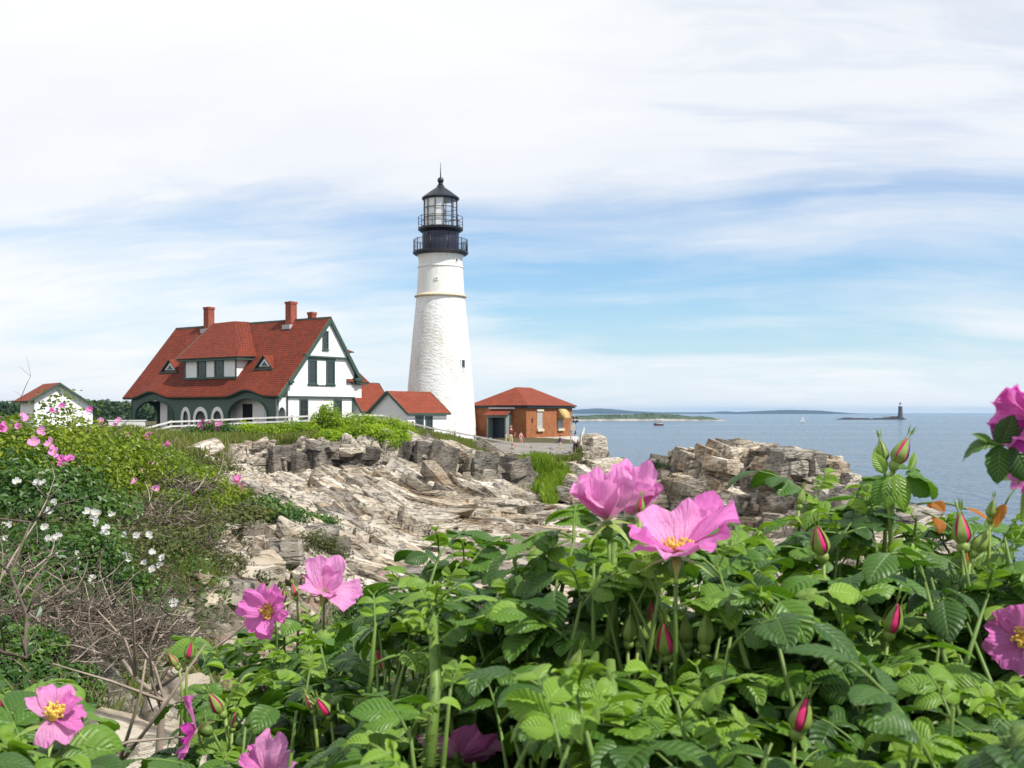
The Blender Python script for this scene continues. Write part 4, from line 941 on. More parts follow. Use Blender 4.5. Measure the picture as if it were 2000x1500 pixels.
person('short figure in pale yellow beside the green porch', feet(988, 93.2, 871), 1.15, R(90), khaki, khaki, brh, stride=.05)

# ------------------------------------------------------------------ boats and the far light
b_ = P(1286, 805, 1010); bt = thing('excursion_boat', 'dark red excursion boat with white cabin leaving a wake', 'boat', (b_.x, b_.y, 0), R(12))
mb = MB(); st = []
for i in range(9):
    s_ = i / 8; x = -4.6 + 9.2 * s_; wd = 1.5 * (1 - max(0, .45 - s_) ** 2 * 4.2) ; sh_ = 1.5 + .7 * (1 - s_) ** 2
    st.append([Vector((x, -wd * .75, -.4)), Vector((x, -wd, sh_)), Vector((x, wd, sh_)), Vector((x, wd * .75, -.4))])
mb.loft(st); mb.build('hull', var_mat('dark_red_hull_paint', (.14, .03, .03), .5, .1), bt)
mb = MB(); mb.box(-2.8, 3.6, -1.1, 1.1, 1.5, 3.3); cb = mb.build('cabin', M['white'], bt)
mb = MB(); mb.box(-2.5, 3.3, -1.13, -1.102, 2.2, 2.9); mb.box(-2.83, -2.802, -.9, .9, 2.2, 2.9); mb.build('cabin_window', M['glass'], cb)
mb = MB(); mb.box(-3.0, 3.9, -1.3, 1.3, 3.302, 3.45)
for x in (-2.6, 0, 2.6):
    for y in (-1.1, 1.1): mb.box(x - .05, x + .05, y - .05, y + .05, 3.452, 4.6)
mb.build('upper_deck', M['lead'], bt)
mb = MB(); mb.box(-2.9, 3.0, -1.3, 1.3, 4.602, 4.8); mb.tube([(.3, 0, 4.8), (.3, 0, 6.6)], .07, 6); mb.build('canopy', var_mat('red_brown_canopy', (.20, .05, .04), .7, .1), bt)
mb = MB(); mb.lathe([(.5, -.2), (.5, .0)], 8, (60, 0))
wk = MB(); wk.add([(4, -1.2, .08), (4, 1.2, .08), (22, 2.8, .05), (22, -2.8, .05)], [(0, 1, 2, 3)]); foam = var_mat('white_foam', (.8, .82, .84), .7, .1); wk.build('wake', foam, bt)
b_ = P(1568, 805, 1250); sb = thing('sailboat', 'small white sailing boat far out on the water', 'boat', (b_.x, b_.y, 0), R(-20))
mb = MB(); st = []
for i in range(7):
    s_ = i / 6; wd = .9 * math.sin(math.pi * (.15 + .8 * s_)) ** .7; st.append([Vector((-3.5 + 6.5 * s_, -wd * .5, -.3)), Vector((-3.5 + 6.5 * s_, -wd, .8)), Vector((-3.5 + 6.5 * s_, wd, .8)), Vector((-3.5 + 6.5 * s_, wd * .5, -.3))])
mb.loft(st); mb.build('hull', M['white'], sb)
mb = MB(); mb.tube([(-.3, 0, .8), (-.3, 0, 9)], .06, 6); mb.beam((-.3, 0, 1.6), (2.9, 0, 1.5), .08, .08); mb.build('mast', M['lead'], sb)
mb = MB(); mb.prism([(-.2, 0, 1.7), (2.8, .0, 1.65), (1.0, .3, 5), (-.2, 0, 8.8)], (0, .03, 0)); mb.build('mainsail', M['white'], sb)
mb = MB(); mb.prism([(-.4, 0, 7.2), (-3.3, 0, 1.0), (-.5, .2, 1.4)], (0, .03, 0)); mb.build('jib', M['white'], sb)
b_ = P(1758.5, 805, 1815); fl = thing('stone_lighthouse', 'small dark granite lighthouse on a low reef near the horizon', 'lighthouse', (b_.x, b_.y, 0))
gran = var_mat('dark_granite', (.085, .075, .075), .85, .3, .4)
q = lambda v: v / FPX * 1815
mb = MB(); mb.lathe([(q(5.2), 0), (q(4.6), q(8)), (q(4.1), q(16)), (q(3.7), q(24)), (q(4.3), q(25)), (q(4.3), q(25.8))], 24); mb.build('tower', gran, fl, 'auto')
mb = MB(); mb.lathe([(q(2.3), q(25.8)), (q(2.3), q(30.5))], 12); mb.build('lantern', M['white'], fl)
mb = MB(); mb.lathe([(q(2.9), q(30.4)), (q(1.6), q(32.4)), (q(.5), q(33)), (q(.4), q(34.5)), (.05, q(34.7))], 12); mb.build('dome', M['black'], fl)
mb = MB()
for k, x in enumerate(np.linspace(-32, -6, 7)): mb.beam((q(x), 0, 0), (q(x), 0, q(6.5)), .5, .5)
mb.beam((q(-33), 0, q(6.4)), (q(-4), 0, q(6.6)), 1.6, .55); mb.beam((q(-33), 0, q(8.2)), (q(-27), 0, q(8.2)), .3, .3)
for x in (-33, -30, -27): mb.beam((q(x), 0, q(5.5)), (q(x), 0, q(9)), .3, .3)
o = mb.build('landing_pier', M['post'], None, loc=(b_.x, b_.y, 0)); tag(o, 'thin landing pier on stilts leading to the far granite lighthouse', 'pier')

# ------------------------------------------------------------------ rocks that stand free of the ground
def hull_block(rng, size, tilt=.25, cuts=16, yaw=None, dip=None):
    """an angular block: a jittered box with broken corners; returns verts, faces"""
    pts = []
    for sx in (-1, 1):
        for sy in (-1, 1):
            for sz in (-1, 1):
                for k in range(2):
                    p = np.array([sx, sy, sz]) * (.80 + .2 * rng.random(3)); p[rng.integers(3)] *= .55 + .45 * rng.random(); pts.append(p * np.array(size) / 2)
    bm = bmesh.new()
    for p in pts: bm.verts.new(p)
    r = bmesh.ops.convex_hull(bm, input=bm.verts)
    bmesh.ops.delete(bm, geom=[e for e in r['geom_interior'] if isinstance(e, bmesh.types.BMVert)], context='VERTS')
    bmesh.ops.dissolve_limit(bm, angle_limit=R(9), verts=bm.verts, edges=bm.edges)
    mt = Matrix.Rotation(rng.random() * 6.28 if yaw is None else yaw + rng.normal() * .2, 4, 'Z') @ Matrix.Rotation(rng.normal() * tilt, 4, 'X') @ Matrix.Rotation(rng.normal() * tilt, 4, 'Y')
    if dip is not None: mt = Matrix.Rotation(dip + rng.normal() * tilt, 4, 'Y') @ Matrix.Rotation(rng.normal() * tilt, 4, 'X') @ Matrix.Rotation(yaw + rng.normal() * .15, 4, 'Z')
    bm.transform(mt); bm.verts.index_update()
    v = [tuple(x.co) for x in bm.verts]; f = [[x.index for x in fc.verts] for fc in bm.faces]; bm.free()
    return v, f
def rock_thing(name, label, blocks_, mat_, seed, group=None):
    """one mass of joint blocks: (x, y, z, size) each"""
    rng = np.random.default_rng(seed); mb = MB(); c = np.mean([b[:3] for b in blocks_], 0); tone = []
    for b in blocks_:
        v, f = hull_block(rng, b[3], b[4] if len(b) > 4 else .15, yaw=b[5] if len(b) > 5 else None, dip=b[6] if len(b) > 6 else None)
        mb.add([(p[0] + b[0] - c[0], p[1] + b[1] - c[1], p[2] + b[2] - c[2]) for p in v], f); tone += [.08 + .92 * rng.random()] * len(v)
    o = mb.build(name, mat_, loc=tuple(c)); o.data.attributes.new('tone', 'FLOAT', 'POINT').data.foreach_set('value', tone); md = o.modifiers.new('worn_edges', 'BEVEL'); md.width = .035; md.segments = 1; md.limit_method = 'ANGLE'
    return tag(o, label, 'rock', group)
rng = np.random.default_rng(42)
# the stack by the sea: joint blocks filled in below its skyline
sk = [(1262, 945), (1285, 925), (1312, 905), (1330, 880), (1352, 868), (1372, 876), (1398, 872), (1404, 860), (1440, 857), (1490, 858), (1520, 872), (1578, 876), (1585, 878), (1612, 880), (1628, 902), (1640, 930)]
def stack(pxa, pxb, label, D0, dD, mat_, seed, n, rowmax):
    rng = np.random.default_rng(seed); bl = []
    for i in range(n):
        p = pxa + 8 + (pxb - pxa - 16) * rng.random(); top = np.interp(p, [a for a, _ in sk], [b for _, b in sk])
        f = rng.random() ** 1.1; row = top + 10 + (rowmax - top) * f; D = D0 + dD * (1 - f) + rng.normal() * .5
        s_ = (.45 + 1.0 * rng.random() ** 1.6) * (1.15 - .2 * f)
        c = P(p, row, D); dz = s_ * .62
        c.z = min(c.z, CZ + (805 - top) / FPX * D - dz * .62 - .12 * s_)
        bl.append((c.x, c.y, c.z, (s_ * (1.2 + 1.0 * rng.random()), s_ * 1.4, dz * (.75 + .5 * rng.random())), .11, (.45 if rng.random() < .7 else -.5) + .1 * rng.normal(), .16))
    return rock_thing('rock_stack', label, bl, mat_, seed)
stack(1262, 1335, 'low broken pale rock at the left foot of the big rock stack', 58, 5, M['rock'], 101, 150, 1040)
stack(1335, 1410, 'pale jointed left shoulder of the big rock stack by the water', 57, 5, M['rock'], 102, 190, 1050)
stack(1400, 1525, 'tall rounded crown of the big pale rock stack by the water', 55, 6, M['rock'], 103, 340, 1050)
stack(1500, 1640, 'brown slab topped right end of the big rock stack', 53, 6, M['rock'], 104, 280, 1040)
bl = []
for i in range(9):
    x = 1520 + 66 * i / 8; c = P(x, 905 + rng.normal() * 2, 54.0); bl.append((c.x, c.y + rng.normal() * .1, c.z, (.62, 1.6, 1.35), .05, .3))
c = P(1548, 886, 54.2); bl.append((c.x, c.y, c.z, (1.9, 2.2, .5), .05, .2))
rock_thing('rock_block', 'squared brown block capping the right of the rock stack', bl, M['rock_grey'], 105)
bl = []
for i in range(60):
    p = 1630 + 250 * rng.random(); row = np.interp(p, [1630, 1700, 1760, 1830, 1880], [935, 950, 975, 1005, 1050]) + 14 + 90 * rng.random(); D = 50 - 14 * (p - 1630) / 250 + rng.normal()
    c = P(p, row, D); s_ = .8 + 1.0 * rng.random(); bl.append((c.x, c.y, c.z - .3, (s_ * 1.5, s_ * 1.3, s_ * .6), .22, .4))
rock_thing('rock_ledge', 'dark banded rock ledge running down to the water right of the stack', bl, M['rock_grey'], 106)
# the point past the brick building
bl = []
for p, r_, D, s_ in ((1152, 858, 92, 1.7), (1166, 862, 91, 1.5), (1143, 872, 92, 1.6), (1158, 880, 91, 1.9), (1168, 890, 90, 1.6), (1150, 895, 90, 1.7), (1140, 888, 93, 1.8)):
    c = P(p, r_, D); bl.append((c.x, c.y, c.z - .2, (s_, s_ * 1.2, s_ * .9), .12, .3))
rock_thing('boulder', 'big squared pale boulder at the end of the white gate', bl, M['rock'], 107)
bl = []
for i in range(70):
    p = 1128 + 90 * rng.random(); row = np.interp(p, [1128, 1160, 1190, 1218], [903, 893, 895, 912]) + 6 + 42 * rng.random() ** 1.2; D = 86 - (row - 895) * .12 + rng.normal() * .6
    c = P(p, row, D); s_ = .8 + .9 * rng.random(); bl.append((c.x, c.y, c.z - .3, (s_ * 1.6, s_ * 1.3, s_ * .55), .16, .4))
rock_thing('rock_ledge', 'pale sloping rock point below the boulder beside the water', bl, M['rock'], 108)
# the dark stepped face under the hedge
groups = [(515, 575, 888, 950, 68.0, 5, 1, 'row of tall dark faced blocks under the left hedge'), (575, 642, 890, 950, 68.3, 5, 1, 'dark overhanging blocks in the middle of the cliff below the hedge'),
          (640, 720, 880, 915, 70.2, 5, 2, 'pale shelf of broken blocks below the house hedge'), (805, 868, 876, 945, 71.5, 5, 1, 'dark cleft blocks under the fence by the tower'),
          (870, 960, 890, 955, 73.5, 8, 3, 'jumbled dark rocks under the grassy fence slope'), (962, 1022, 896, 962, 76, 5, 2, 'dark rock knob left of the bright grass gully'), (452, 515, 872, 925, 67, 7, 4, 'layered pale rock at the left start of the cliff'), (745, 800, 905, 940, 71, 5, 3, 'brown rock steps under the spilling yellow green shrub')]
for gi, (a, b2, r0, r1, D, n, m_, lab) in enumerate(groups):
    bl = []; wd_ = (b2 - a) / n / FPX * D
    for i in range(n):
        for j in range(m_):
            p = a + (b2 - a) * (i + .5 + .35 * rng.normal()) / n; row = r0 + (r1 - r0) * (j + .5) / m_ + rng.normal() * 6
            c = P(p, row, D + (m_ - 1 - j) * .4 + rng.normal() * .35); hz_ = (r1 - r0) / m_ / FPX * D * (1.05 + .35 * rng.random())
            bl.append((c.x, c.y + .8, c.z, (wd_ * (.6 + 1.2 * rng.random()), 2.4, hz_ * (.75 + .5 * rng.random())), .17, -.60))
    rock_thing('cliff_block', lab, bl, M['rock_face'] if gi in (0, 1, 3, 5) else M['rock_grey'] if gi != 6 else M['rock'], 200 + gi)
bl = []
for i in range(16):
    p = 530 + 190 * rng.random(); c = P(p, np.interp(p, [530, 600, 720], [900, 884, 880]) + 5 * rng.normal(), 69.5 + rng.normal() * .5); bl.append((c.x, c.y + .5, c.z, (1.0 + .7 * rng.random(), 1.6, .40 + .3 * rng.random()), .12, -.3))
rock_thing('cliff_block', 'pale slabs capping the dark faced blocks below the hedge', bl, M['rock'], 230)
# bedrock: the joint blocks and slabs that break through the ground everywhere on the shore
mb = MB(); tone = []; rg = np.random.default_rng(88); cnt = 0; cand = []
while cnt < 4200:
    p = 430 + 830 * rg.random(n_ := 400); D = 20 + 62 * np.sqrt(rg.random(n_)); x = (p - 1000) / FPX * D
    ok = (poly_sd(x, D, ROCK) > .3) & (poly_sd(x, D, LAND) > .6) & (poly_sd(x, D, GRASSY) < -1.6) & (D < np.interp(p, EDGE_PX, EDGE_D) + np.where(p > 780, 2.5, -1.0)) & (poly_sd(x, D, PAVED) < -1); zz_ = ground(x, D, False)[0]
    for xx, yy, zq, pp in zip(x[ok], D[ok], zz_[ok], p[ok]):
        flat = pp > 800 and yy < 66; s_ = (.28 + 1.05 * rg.random() ** 2.6) * (.5 + yy / 90) * (1.35 if flat else 1.0)
        v, f = hull_block(rg, (s_ * (1.6 + 1.8 * rg.random()), s_ * (.9 + .6 * rg.random()), s_ * (.26 if flat else .34 + .3 * rg.random())), .07 if flat else .13, yaw=-.42, dip=.05 if flat else .42)
        mb.add([(q_[0] + xx, q_[1] + yy, q_[2] + CZ + zq + .06 * s_) for q_ in v], f); tone += [.08 + .92 * rg.random()] * len(v); cnt += 1
o = mb.build('bedrock', M['rock'], fix=False); o['kind'] = 'structure'; o.data.attributes.new('tone', 'FLOAT', 'POINT').data.foreach_set('value', tone)
# two leaning slabs by the hedge
for (p0, r0, p1, r1, w_, lab) in ((792, 862, 812, 872, .7, 'leaning pale slab lying below the rail fence'), (806, 852, 818, 872, .55, 'narrow upright pale slab leaning under the rail fence')):
    a, b2 = P(p0, r0, 78), P(p1, r1, 77.2); mb = MB(); d = (b2 - a); v, f = hull_block(rng, (d.length * 1.25, w_, w_ * .6), 0, yaw=0)
    q_ = d.to_track_quat('X', 'Z'); mid_ = (a + b2) / 2; mb.add([q_ @ Vector(x) for x in v], f); o = mb.build('leaning_slab', M['rock'], loc=mid_); tag(o, lab, 'rock')
# boulders and slabs of the near slope
bo = [(440, 1015, 24, (1.1, .8, .55), 'brown rounded boulder at the top of the gravel slope'), (490, 1130, 16.5, (.95, .7, .6), 'white broken boulder left of the scrub bush'), (520, 1118, 17, (.6, .5, .5), 'pale yellowish boulder beside the broken white boulder'),
      (415, 1075, 15, (.42, .4, .32), 'dark squared stone on the gravel slope'), (465, 1090, 16, (.5, .35, .25), 'tilted tan stone above the white boulder'), (455, 1160, 11.5, (.5, .4, .34), 'large grey banded stone in the middle of the gravel'),
      (415, 1165, 10.5, (.26, .24, .3), 'pale stone leaning against the grey banded stone'), (470, 1195, 10, (.36, .3, .14), 'flat pale slab below the grey banded stone'), (345, 1205, 8, (.2, .2, .16), 'small grey stone under the white rose bush'),
      (210, 1245, 6, (.26, .2, .13), 'grey stone among the dead twigs'), (200, 1385, 3.9, (.24, .22, .30), 'big grey slab standing behind the lower left roses'), (330, 1430, 3.4, (.20, .2, .34), 'white upright slab beside the bare stem'), (255, 1475, 3.2, (.30, .28, .22), 'pale flat rock at the bottom behind the bare stem'),
      (360, 1260, 7, (.22, .2, .14), 'small tan stone beside the clump of green weeds'), (560, 1080, 22, (.9, .7, .5), 'grey folded rock right of the gravel slope'), (610, 1055, 27, (1.3, 1.0, .6), 'layered grey rock behind the scrub bush'), (425, 945, 38, (2.0, 1.2, .8), 'mossy brown rock below the rose thicket'), (395, 878, 62, (2.4, 1.6, .9), 'flat brown rock beside the fence roses')]
for i, (p, row, D, s_, lab) in enumerate(bo):
    c = P(p, row, D); rg = np.random.default_rng(300 + i); bl = [(0, 0, 0, s_, .2)]
    if i % 3 == 0: bl.append((s_[0] * .4, .05, -s_[2] * .2, tuple(x * .7 for x in s_), .3))
    o = rock_thing('boulder' if s_[2] > .2 else 'stone', lab, [(c.x + b[0], c.y + b[1], c.z + b[2], b[3], b[4]) for b in bl], M['rock_grey'] if i in (5, 9, 10, 14, 15) else M['rock'], 320 + i)
    o.modifiers['worn_edges'].width = .01 if D < 12 else .03
# loose stones of the scree: more than one could count
mb = MB(); rg = np.random.default_rng(77); nst = 0
while nst < 1500:
    p = 180 + 440 * rg.random(); D = 3.2 + 24 * rg.random() ** 1.5; x, y = (p - 1000) / FPX * D, D
    if float(poly_sd(np.array([x]), np.array([y]), GRAV)[0]) < 0: continue
    nst += 1; s_ = (.03 + .11 * rg.random() ** 3) * (.6 + D / 14); v, f = hull_block(rg, (s_ * (1 + rg.random()), s_, s_ * .5), .4); z = gz(x, y, True)
    mb.add([(q_[0] + x, q_[1] + y, q_[2] + z) for q_ in v], f)
o = mb.build('scree', M['rock'], fix=False); o['kind'] = 'stuff'; o.data.attributes.new('tone', 'FLOAT', 'POINT').data.foreach_set('value', np.repeat(.08 + .92 * rg.random(len(mb.v) // 4 + 1), 4)[:len(mb.v)])
# ------------------------------------------------------------------ plants of the middle distance
def leaf_cloud(C, Nn, L, wid, rng, fold=.25):
    """many small leaves: C centres, Nn leaf normals, L lengths -> two folded quads-in-one (6 verts, 2 quads)"""
    n = len(C); Nn = Nn / (np.linalg.norm(Nn, axis=1, keepdims=True) + 1e-9)
    r = rng.normal(size=(n, 3)); d = np.cross(Nn, r); d /= np.linalg.norm(d, axis=1, keepdims=True) + 1e-9; b = np.cross(Nn, d)
    L = L[:, None]; W = L * wid
    base, tip = C - d * L * .5, C + d * L * .5 - Nn * L * .12
    V = np.stack([base, base + d * L * .32 + b * W * .5 + Nn * W * fold, base + d * L * .72 + b * W * .42 + Nn * W * fold * .6, tip,
                  base + d * L * .72 - b * W * .42 + Nn * W * fold * .6, base + d * L * .32 - b * W * .5 + Nn * W * fold], 1).reshape(-1, 3)
    i = np.arange(n)[:, None] * 6
    F = np.stack([i + np.array([[0, 1, 2, 3]]), i + np.array([[0, 3, 4, 5]])], 1).reshape(-1, 4)
    return V, F
def lumps(rng, rx, ry, rz, k, low=.0):
    """clump centres spread over a mound"""
    a = rng.random(k) * 2 * math.pi; r = np.sqrt(rng.random(k)); x, y = r * np.cos(a), r * np.sin(a)
    z = np.sqrt(np.maximum(0, 1 - (x * x + y * y) * .92)) * (.62 + .38 * rng.random(k))
    z = z * (1 - low * rng.random(k))
    return np.stack([x * rx, y * ry, z * rz], 1)
def flower_np(rng, n_pet, rad, cup, axis, c):
    """small five petalled rose: 5 petals of 3x3 points"""
    ax = Vector(axis).normalized(); u = ax.orthogonal().normalized(); v = ax.cross(u); V = []; F = []; UV = []
    for k in range(n_pet):
        a = 2 * math.pi * (k + .25 * rng.random()) / n_pet; cu = cup + .35 * rng.normal()
        d = u * math.cos(a) + v * math.sin(a); s_ = ax.cross(d)
        b = len(V)
        for j, (t_, w_) in enumerate(((0, .12), (.55, .75), (1.0, .62))):
            el = cu * (.55 + .45 * t_)
            for q in (-1, 0, 1):
                V.append(Vector(c) + (d * math.cos(el) + ax * math.sin(el)) * rad * t_ + s_ * (q * w_ * rad * .62) + ax * (abs(q) * .10 * rad * t_)); UV.append((q * .5 + .5, t_))
        for j in range(2):
            for q in range(2): F.append((b + j * 3 + q, b + j * 3 + q + 1, b + j * 3 + q + 4, b + j * 3 + q + 3))
    return V, F, UV
def add_flower(parent, c, rad, axis, mat_, rng, cup=.5):
    V, F, UV = flower_np(rng, 5, rad, cup, axis, c)
    o = np_mesh('flower', np.array(V), np.array(F), mat_, parent, True, np.array(UV))
    ax = Vector(axis).normalized(); mb = MB(); p = Vector(c); mb.tube([p + ax * rad * .04, p + ax * rad * .20], [rad * .2, rad * .12], 6); mb.build('stamens', M['stamen'], o)
    return o
def twigs(rng, n, base_fn, L, r0, seg=5, up=.5, wig=.5, sides=3):
    mb_v = []; mb_f = []; off = 0
    for _ in range(n):
        p = np.array(base_fn(rng), float); d = rng.normal(size=3); d[2] = abs(d[2]) * up + up * .6; d /= np.linalg.norm(d); l = L * (.4 + .8 * rng.random()); pts = [p]
        for s in range(seg): d = d + rng.normal(size=3) * wig * .4; d /= np.linalg.norm(d); p = p + d * l / seg; pts.append(p)
        pts = np.array(pts); u = np.cross(pts[-1] - pts[0], [.3, .5, .8]); u /= np.linalg.norm(u) + 1e-9; v = np.cross((pts[-1] - pts[0]) / (np.linalg.norm(pts[-1] - pts[0]) + 1e-9), u)
        r = r0 * np.linspace(1, .35, seg + 1) * (.6 + .8 * rng.random())
        ring = np.stack([pts + (u * math.cos(2 * math.pi * k / sides) + v * math.sin(2 * math.pi * k / sides)) * r[:, None] for k in range(sides)], 1).reshape(-1, 3)
        mb_v.append(ring)
        for s in range(seg):
            for k in range(sides): mb_f.append((off + s * sides + k, off + s * sides + (k + 1) % sides, off + (s + 1) * sides + (k + 1) % sides, off + (s + 1) * sides + k))
        off += len(ring)
    return np.concatenate(mb_v), np.array(mb_f)
def bush(name, label, cat, p, size, n, L, mat_, seed, k=34, spread=.17, flowers=(), stem=True, group=None, low=.35, wid=.62, fmat=None, twig_n=0, frad=.045):
    """a shrub standing at p (its foot); flowers: (px, row) in the photograph, set on the near surface of the crown"""
    rng = np.random.default_rng(seed); rx, ry, rz = size; t = thing(name, label, cat, p, group=group)
    cs = lumps(rng, rx * .86, ry * .86, rz * .88, k, low); wgt = rng.random(k) + .5; ci = rng.choice(k, n, p=wgt / wgt.sum())
    g = np.clip(rng.normal(size=(n, 3)), -1.7, 1.7) * spread; g[:, 2] *= .7
    C = cs[ci] + g * np.array([(rx + ry) / 2, (rx + ry) / 2, rz]); C[:, 2] = np.where(C[:, 2] < .03 * rz, np.abs(C[:, 2]) + .03 * rz * rng.random(n), C[:, 2])
    nm = g / spread * .5 + np.array([0, 0, .9]) + C / np.array(size) * .5 + rng.normal(size=(n, 3)) * .55
    V, F = leaf_cloud(C, nm, L * (.6 + .7 * rng.random(n)), wid, rng)
    cl = rng.random(k) * .72 - .12
    rn = np.clip(np.repeat(cl[ci] + .25 + rng.normal(size=n) * .16, 6), 0, 1)
    np_mesh('foliage', V, F, mat_, t, False, attrs=dict(rnd=rn))
    if stem:
        V, F = twigs(rng, 14 + twig_n, lambda r: (r.normal() * rx * .25, r.normal() * ry * .25, -.05), rz * .95, max(.008, L * .12), 5, .8, .35); np_mesh('stem', V, F, M['twig'], t, False)
    for f in flowers:
        fx, frow = f[0], f[1]; D = p[1] - ry * .75
        c = P(fx, frow, D) - Vector(p)
        add_flower(t, c, f[2] if len(f) > 2 else frad, Vector((rng.normal() * .4, -.8, .55)), f[3] if len(f) > 3 else (fmat or M['petal_pale']), rng, .45 + .2 * rng.random())
    return t
def at(px_, D, dz=0.0):
    x = (px_ - 1000) / FPX * D; return Vector((x, D, gz(x, D) + dz))
# bright hedges on the cliff top in front of the house
hd = [(474, 77.5, 1.2, 1.5, 'low yellow green shrub right of the fence roses'), (500, 77.5, 1.9, 1.40, 'bright green shrub in front of the porch end'), (548, 77.5, 1.9, 1.45, 'bright green shrub below the first floor windows'), (598, 77.5, 2.1, 1.70, 'bright green shrub below the oval window'),
      (640, 77.5, 1.5, 2.45, 'tallest bright green shrub below the gable corner'), (690, 77.5, 2.1, 2.0, 'bright green shrub left of the red link roofs'), (735, 77.5, 2.2, 2.05, 'bright green shrub below the small annex'), (768, 77, 1.7, 1.9, 'bright green shrub at the right end of the hedge'),
      (700, 74.5, 1.7, 1.5, 'yellow green shrub hanging over the cliff edge'), (745, 74, 2.0, 1.6, 'yellow green shrub spilling down the rocks'), (775, 73.8, 1.3, 1.3, 'small yellow green shrub lowest on the rocks'), (645, 73.0, .8, 1.2, 'little green shrub growing from the cliff crack')]
for i, (p, D, r_, h_, lab) in enumerate(hd):
    bush('hedge_shrub', lab, 'shrub', at(p, D, -.15), (r_, 1.6, h_), 2600, .17, M['leaf_hedge'], 400 + i, 26, .19, group='green shrubs along the cliff top')
bush('rose_bush', 'dark rose bush with deep pink flowers in front of the fence', 'bush', at(412, 76.0, -.1), (2.0, 1.5, 1.9), 3400, .16, M['leaf_dark'], 430, 26, .17,
     [(398, 824, .20, M['petal_deep']), (390, 830, .20, M['petal']), (404, 830, .19, M['petal_pale']), (396, 838, .18, M['petal']), (412, 826, .17, M['petal']), (425, 829, .20, M['petal_pale']), (432, 827, .17, M['petal']), (424, 838, .15, M['petal_deep'])], frad=.2)
# the rose covered hill on the left
hill = [  # px, D, rx, ry, h, label, flowers
 (-60, 10.5, 1.3, 1.0, 1.12, 'rose bush at the left edge of the hill', [(10, 832), (4, 838)]),
 (50, 11.0, 1.15, .9, 1.12, 'high rose bush under the shed with a few pink flowers', [(45, 815), (38, 834), (82, 842)]),
 (130, 12.5, 1.2, .9, 1.24, 'rose bush below the white shed gable', [(122, 795), (176, 802), (105, 803)]),
 (200, 14.0, 1.15, .9, .98, 'rose bush on the crest left of the keepers house', [(197, 823), (199, 828), (232, 822), (228, 830), (172, 842)]),
 (262, 15.5, 1.0, .9, .85, 'rose bush at the end of the white rails', [(250, 851), (292, 849), (286, 855)]),
 (20, 9.0, 1.0, .8, .75, 'dense green rose bush with two pale flowers low on the hill', [(66, 865), (98, 867), (107, 885)]),
 (90, 9.6, .8, .7, .6, 'rose bush with a bright magenta cluster', [(124, 898), (124, 908), (136, 898)]),
 (262, 13.5, .9, .8, .50, 'low rose bush left of the curved row of pink blooms', [(278, 919), (294, 907)]),
 (318, 15.0, 1.0, .9, .65, 'rose bush bearing a curved row of pink blooms', [(309, 899), (317, 905), (322, 914), (324, 924), (312, 929), (292, 870), (333, 865), (325, 870)]),
 (372, 17.5, 1.0, .9, .60, 'rose bush on the right shoulder of the hill', [(402, 926), (400, 938)]),
 (455, 30.0, 2.1, 1.3, 1.15, 'dark rose bush with magenta flowers halfway down the slope', [(438, 957), (422, 956), (465, 935), (470, 950), (466, 955), (474, 962), (462, 940)]),
 (500, 31.0, 1.7, 1.2, 1.0, 'spreading dark rose bush above the gravel with low pink flowers', [(540, 997), (513, 1015), (522, 1014)]),
 (565, 36.0, 2.0, 1.2, .75, 'low dark bush creeping right over the rocks', []),
 (300, 12.2, .55, .5, .42, 'small bright rose bush in the dead brush of the left hill', [(305, 955), (262, 940)]),
 (345, 14.0, .8, .7, .45, 'olive scrub with a single pink sprig', [(360, 990), (359, 998), (374, 960)]),
]
for i, (p, D, rx, ry, h_, lab, fl_) in enumerate(hill):
    big = D > 25
    bush('rose_bush', lab, 'bush', at(p, D, -.08), (rx, ry, h_), 5600 if not big else 3600, .050 if not big else .11, M['leaf_dark'] if i in (5, 6, 10, 11, 12) and rx != .55 else M['leaf_hill'], 450 + i, 44, .14, fl_, group='rose bushes on the left hill', fmat=M['petal_pale'] if i % 2 else M['petal'], frad=.048 if not big else .11)
# thin green veil over the slope between the bushes and olive scrub
sc = [(60, 8.0, .9, .5, 'olive scrub below the dense rose bush'), (180, 9.2, 1.0, .45, 'olive scrub in the middle of the left hill'), (240, 10.5, 1.0, .45, 'brown olive scrub under the low rose bushes'), (300, 12, .9, .4, 'olive scrub near the right of the left hill'), (345, 11, .7, .35, 'olive scrub above the gravel edge'), (130, 7.6, .8, .4, 'olive scrub left above the white roses'), (390, 20, 1.2, .5, 'olive scrub on the far shoulder of the hill'), (330, 17.5, 1.1, .5, 'olive scrub behind the curved pink blooms'), (400, 30, 1.8, .7, 'olive scrub beside the dark rose bush'), (350, 40, 2.5, .8, 'olive scrub below the fence rails'), (430, 50, 2.2, .7, 'olive scrub beneath the fence roses')]
for i, (p, D, r_, h_, lab) in enumerate(sc):
    bush('scrub', lab, 'shrub', at(p, D, -.08), (r_, r_ * .8, h_), 3000, .038 if D < 18 else .10, M['leaf_olive'], 480 + i, 46, .20, group='olive scrub on the left hill', low=.7, twig_n=60)
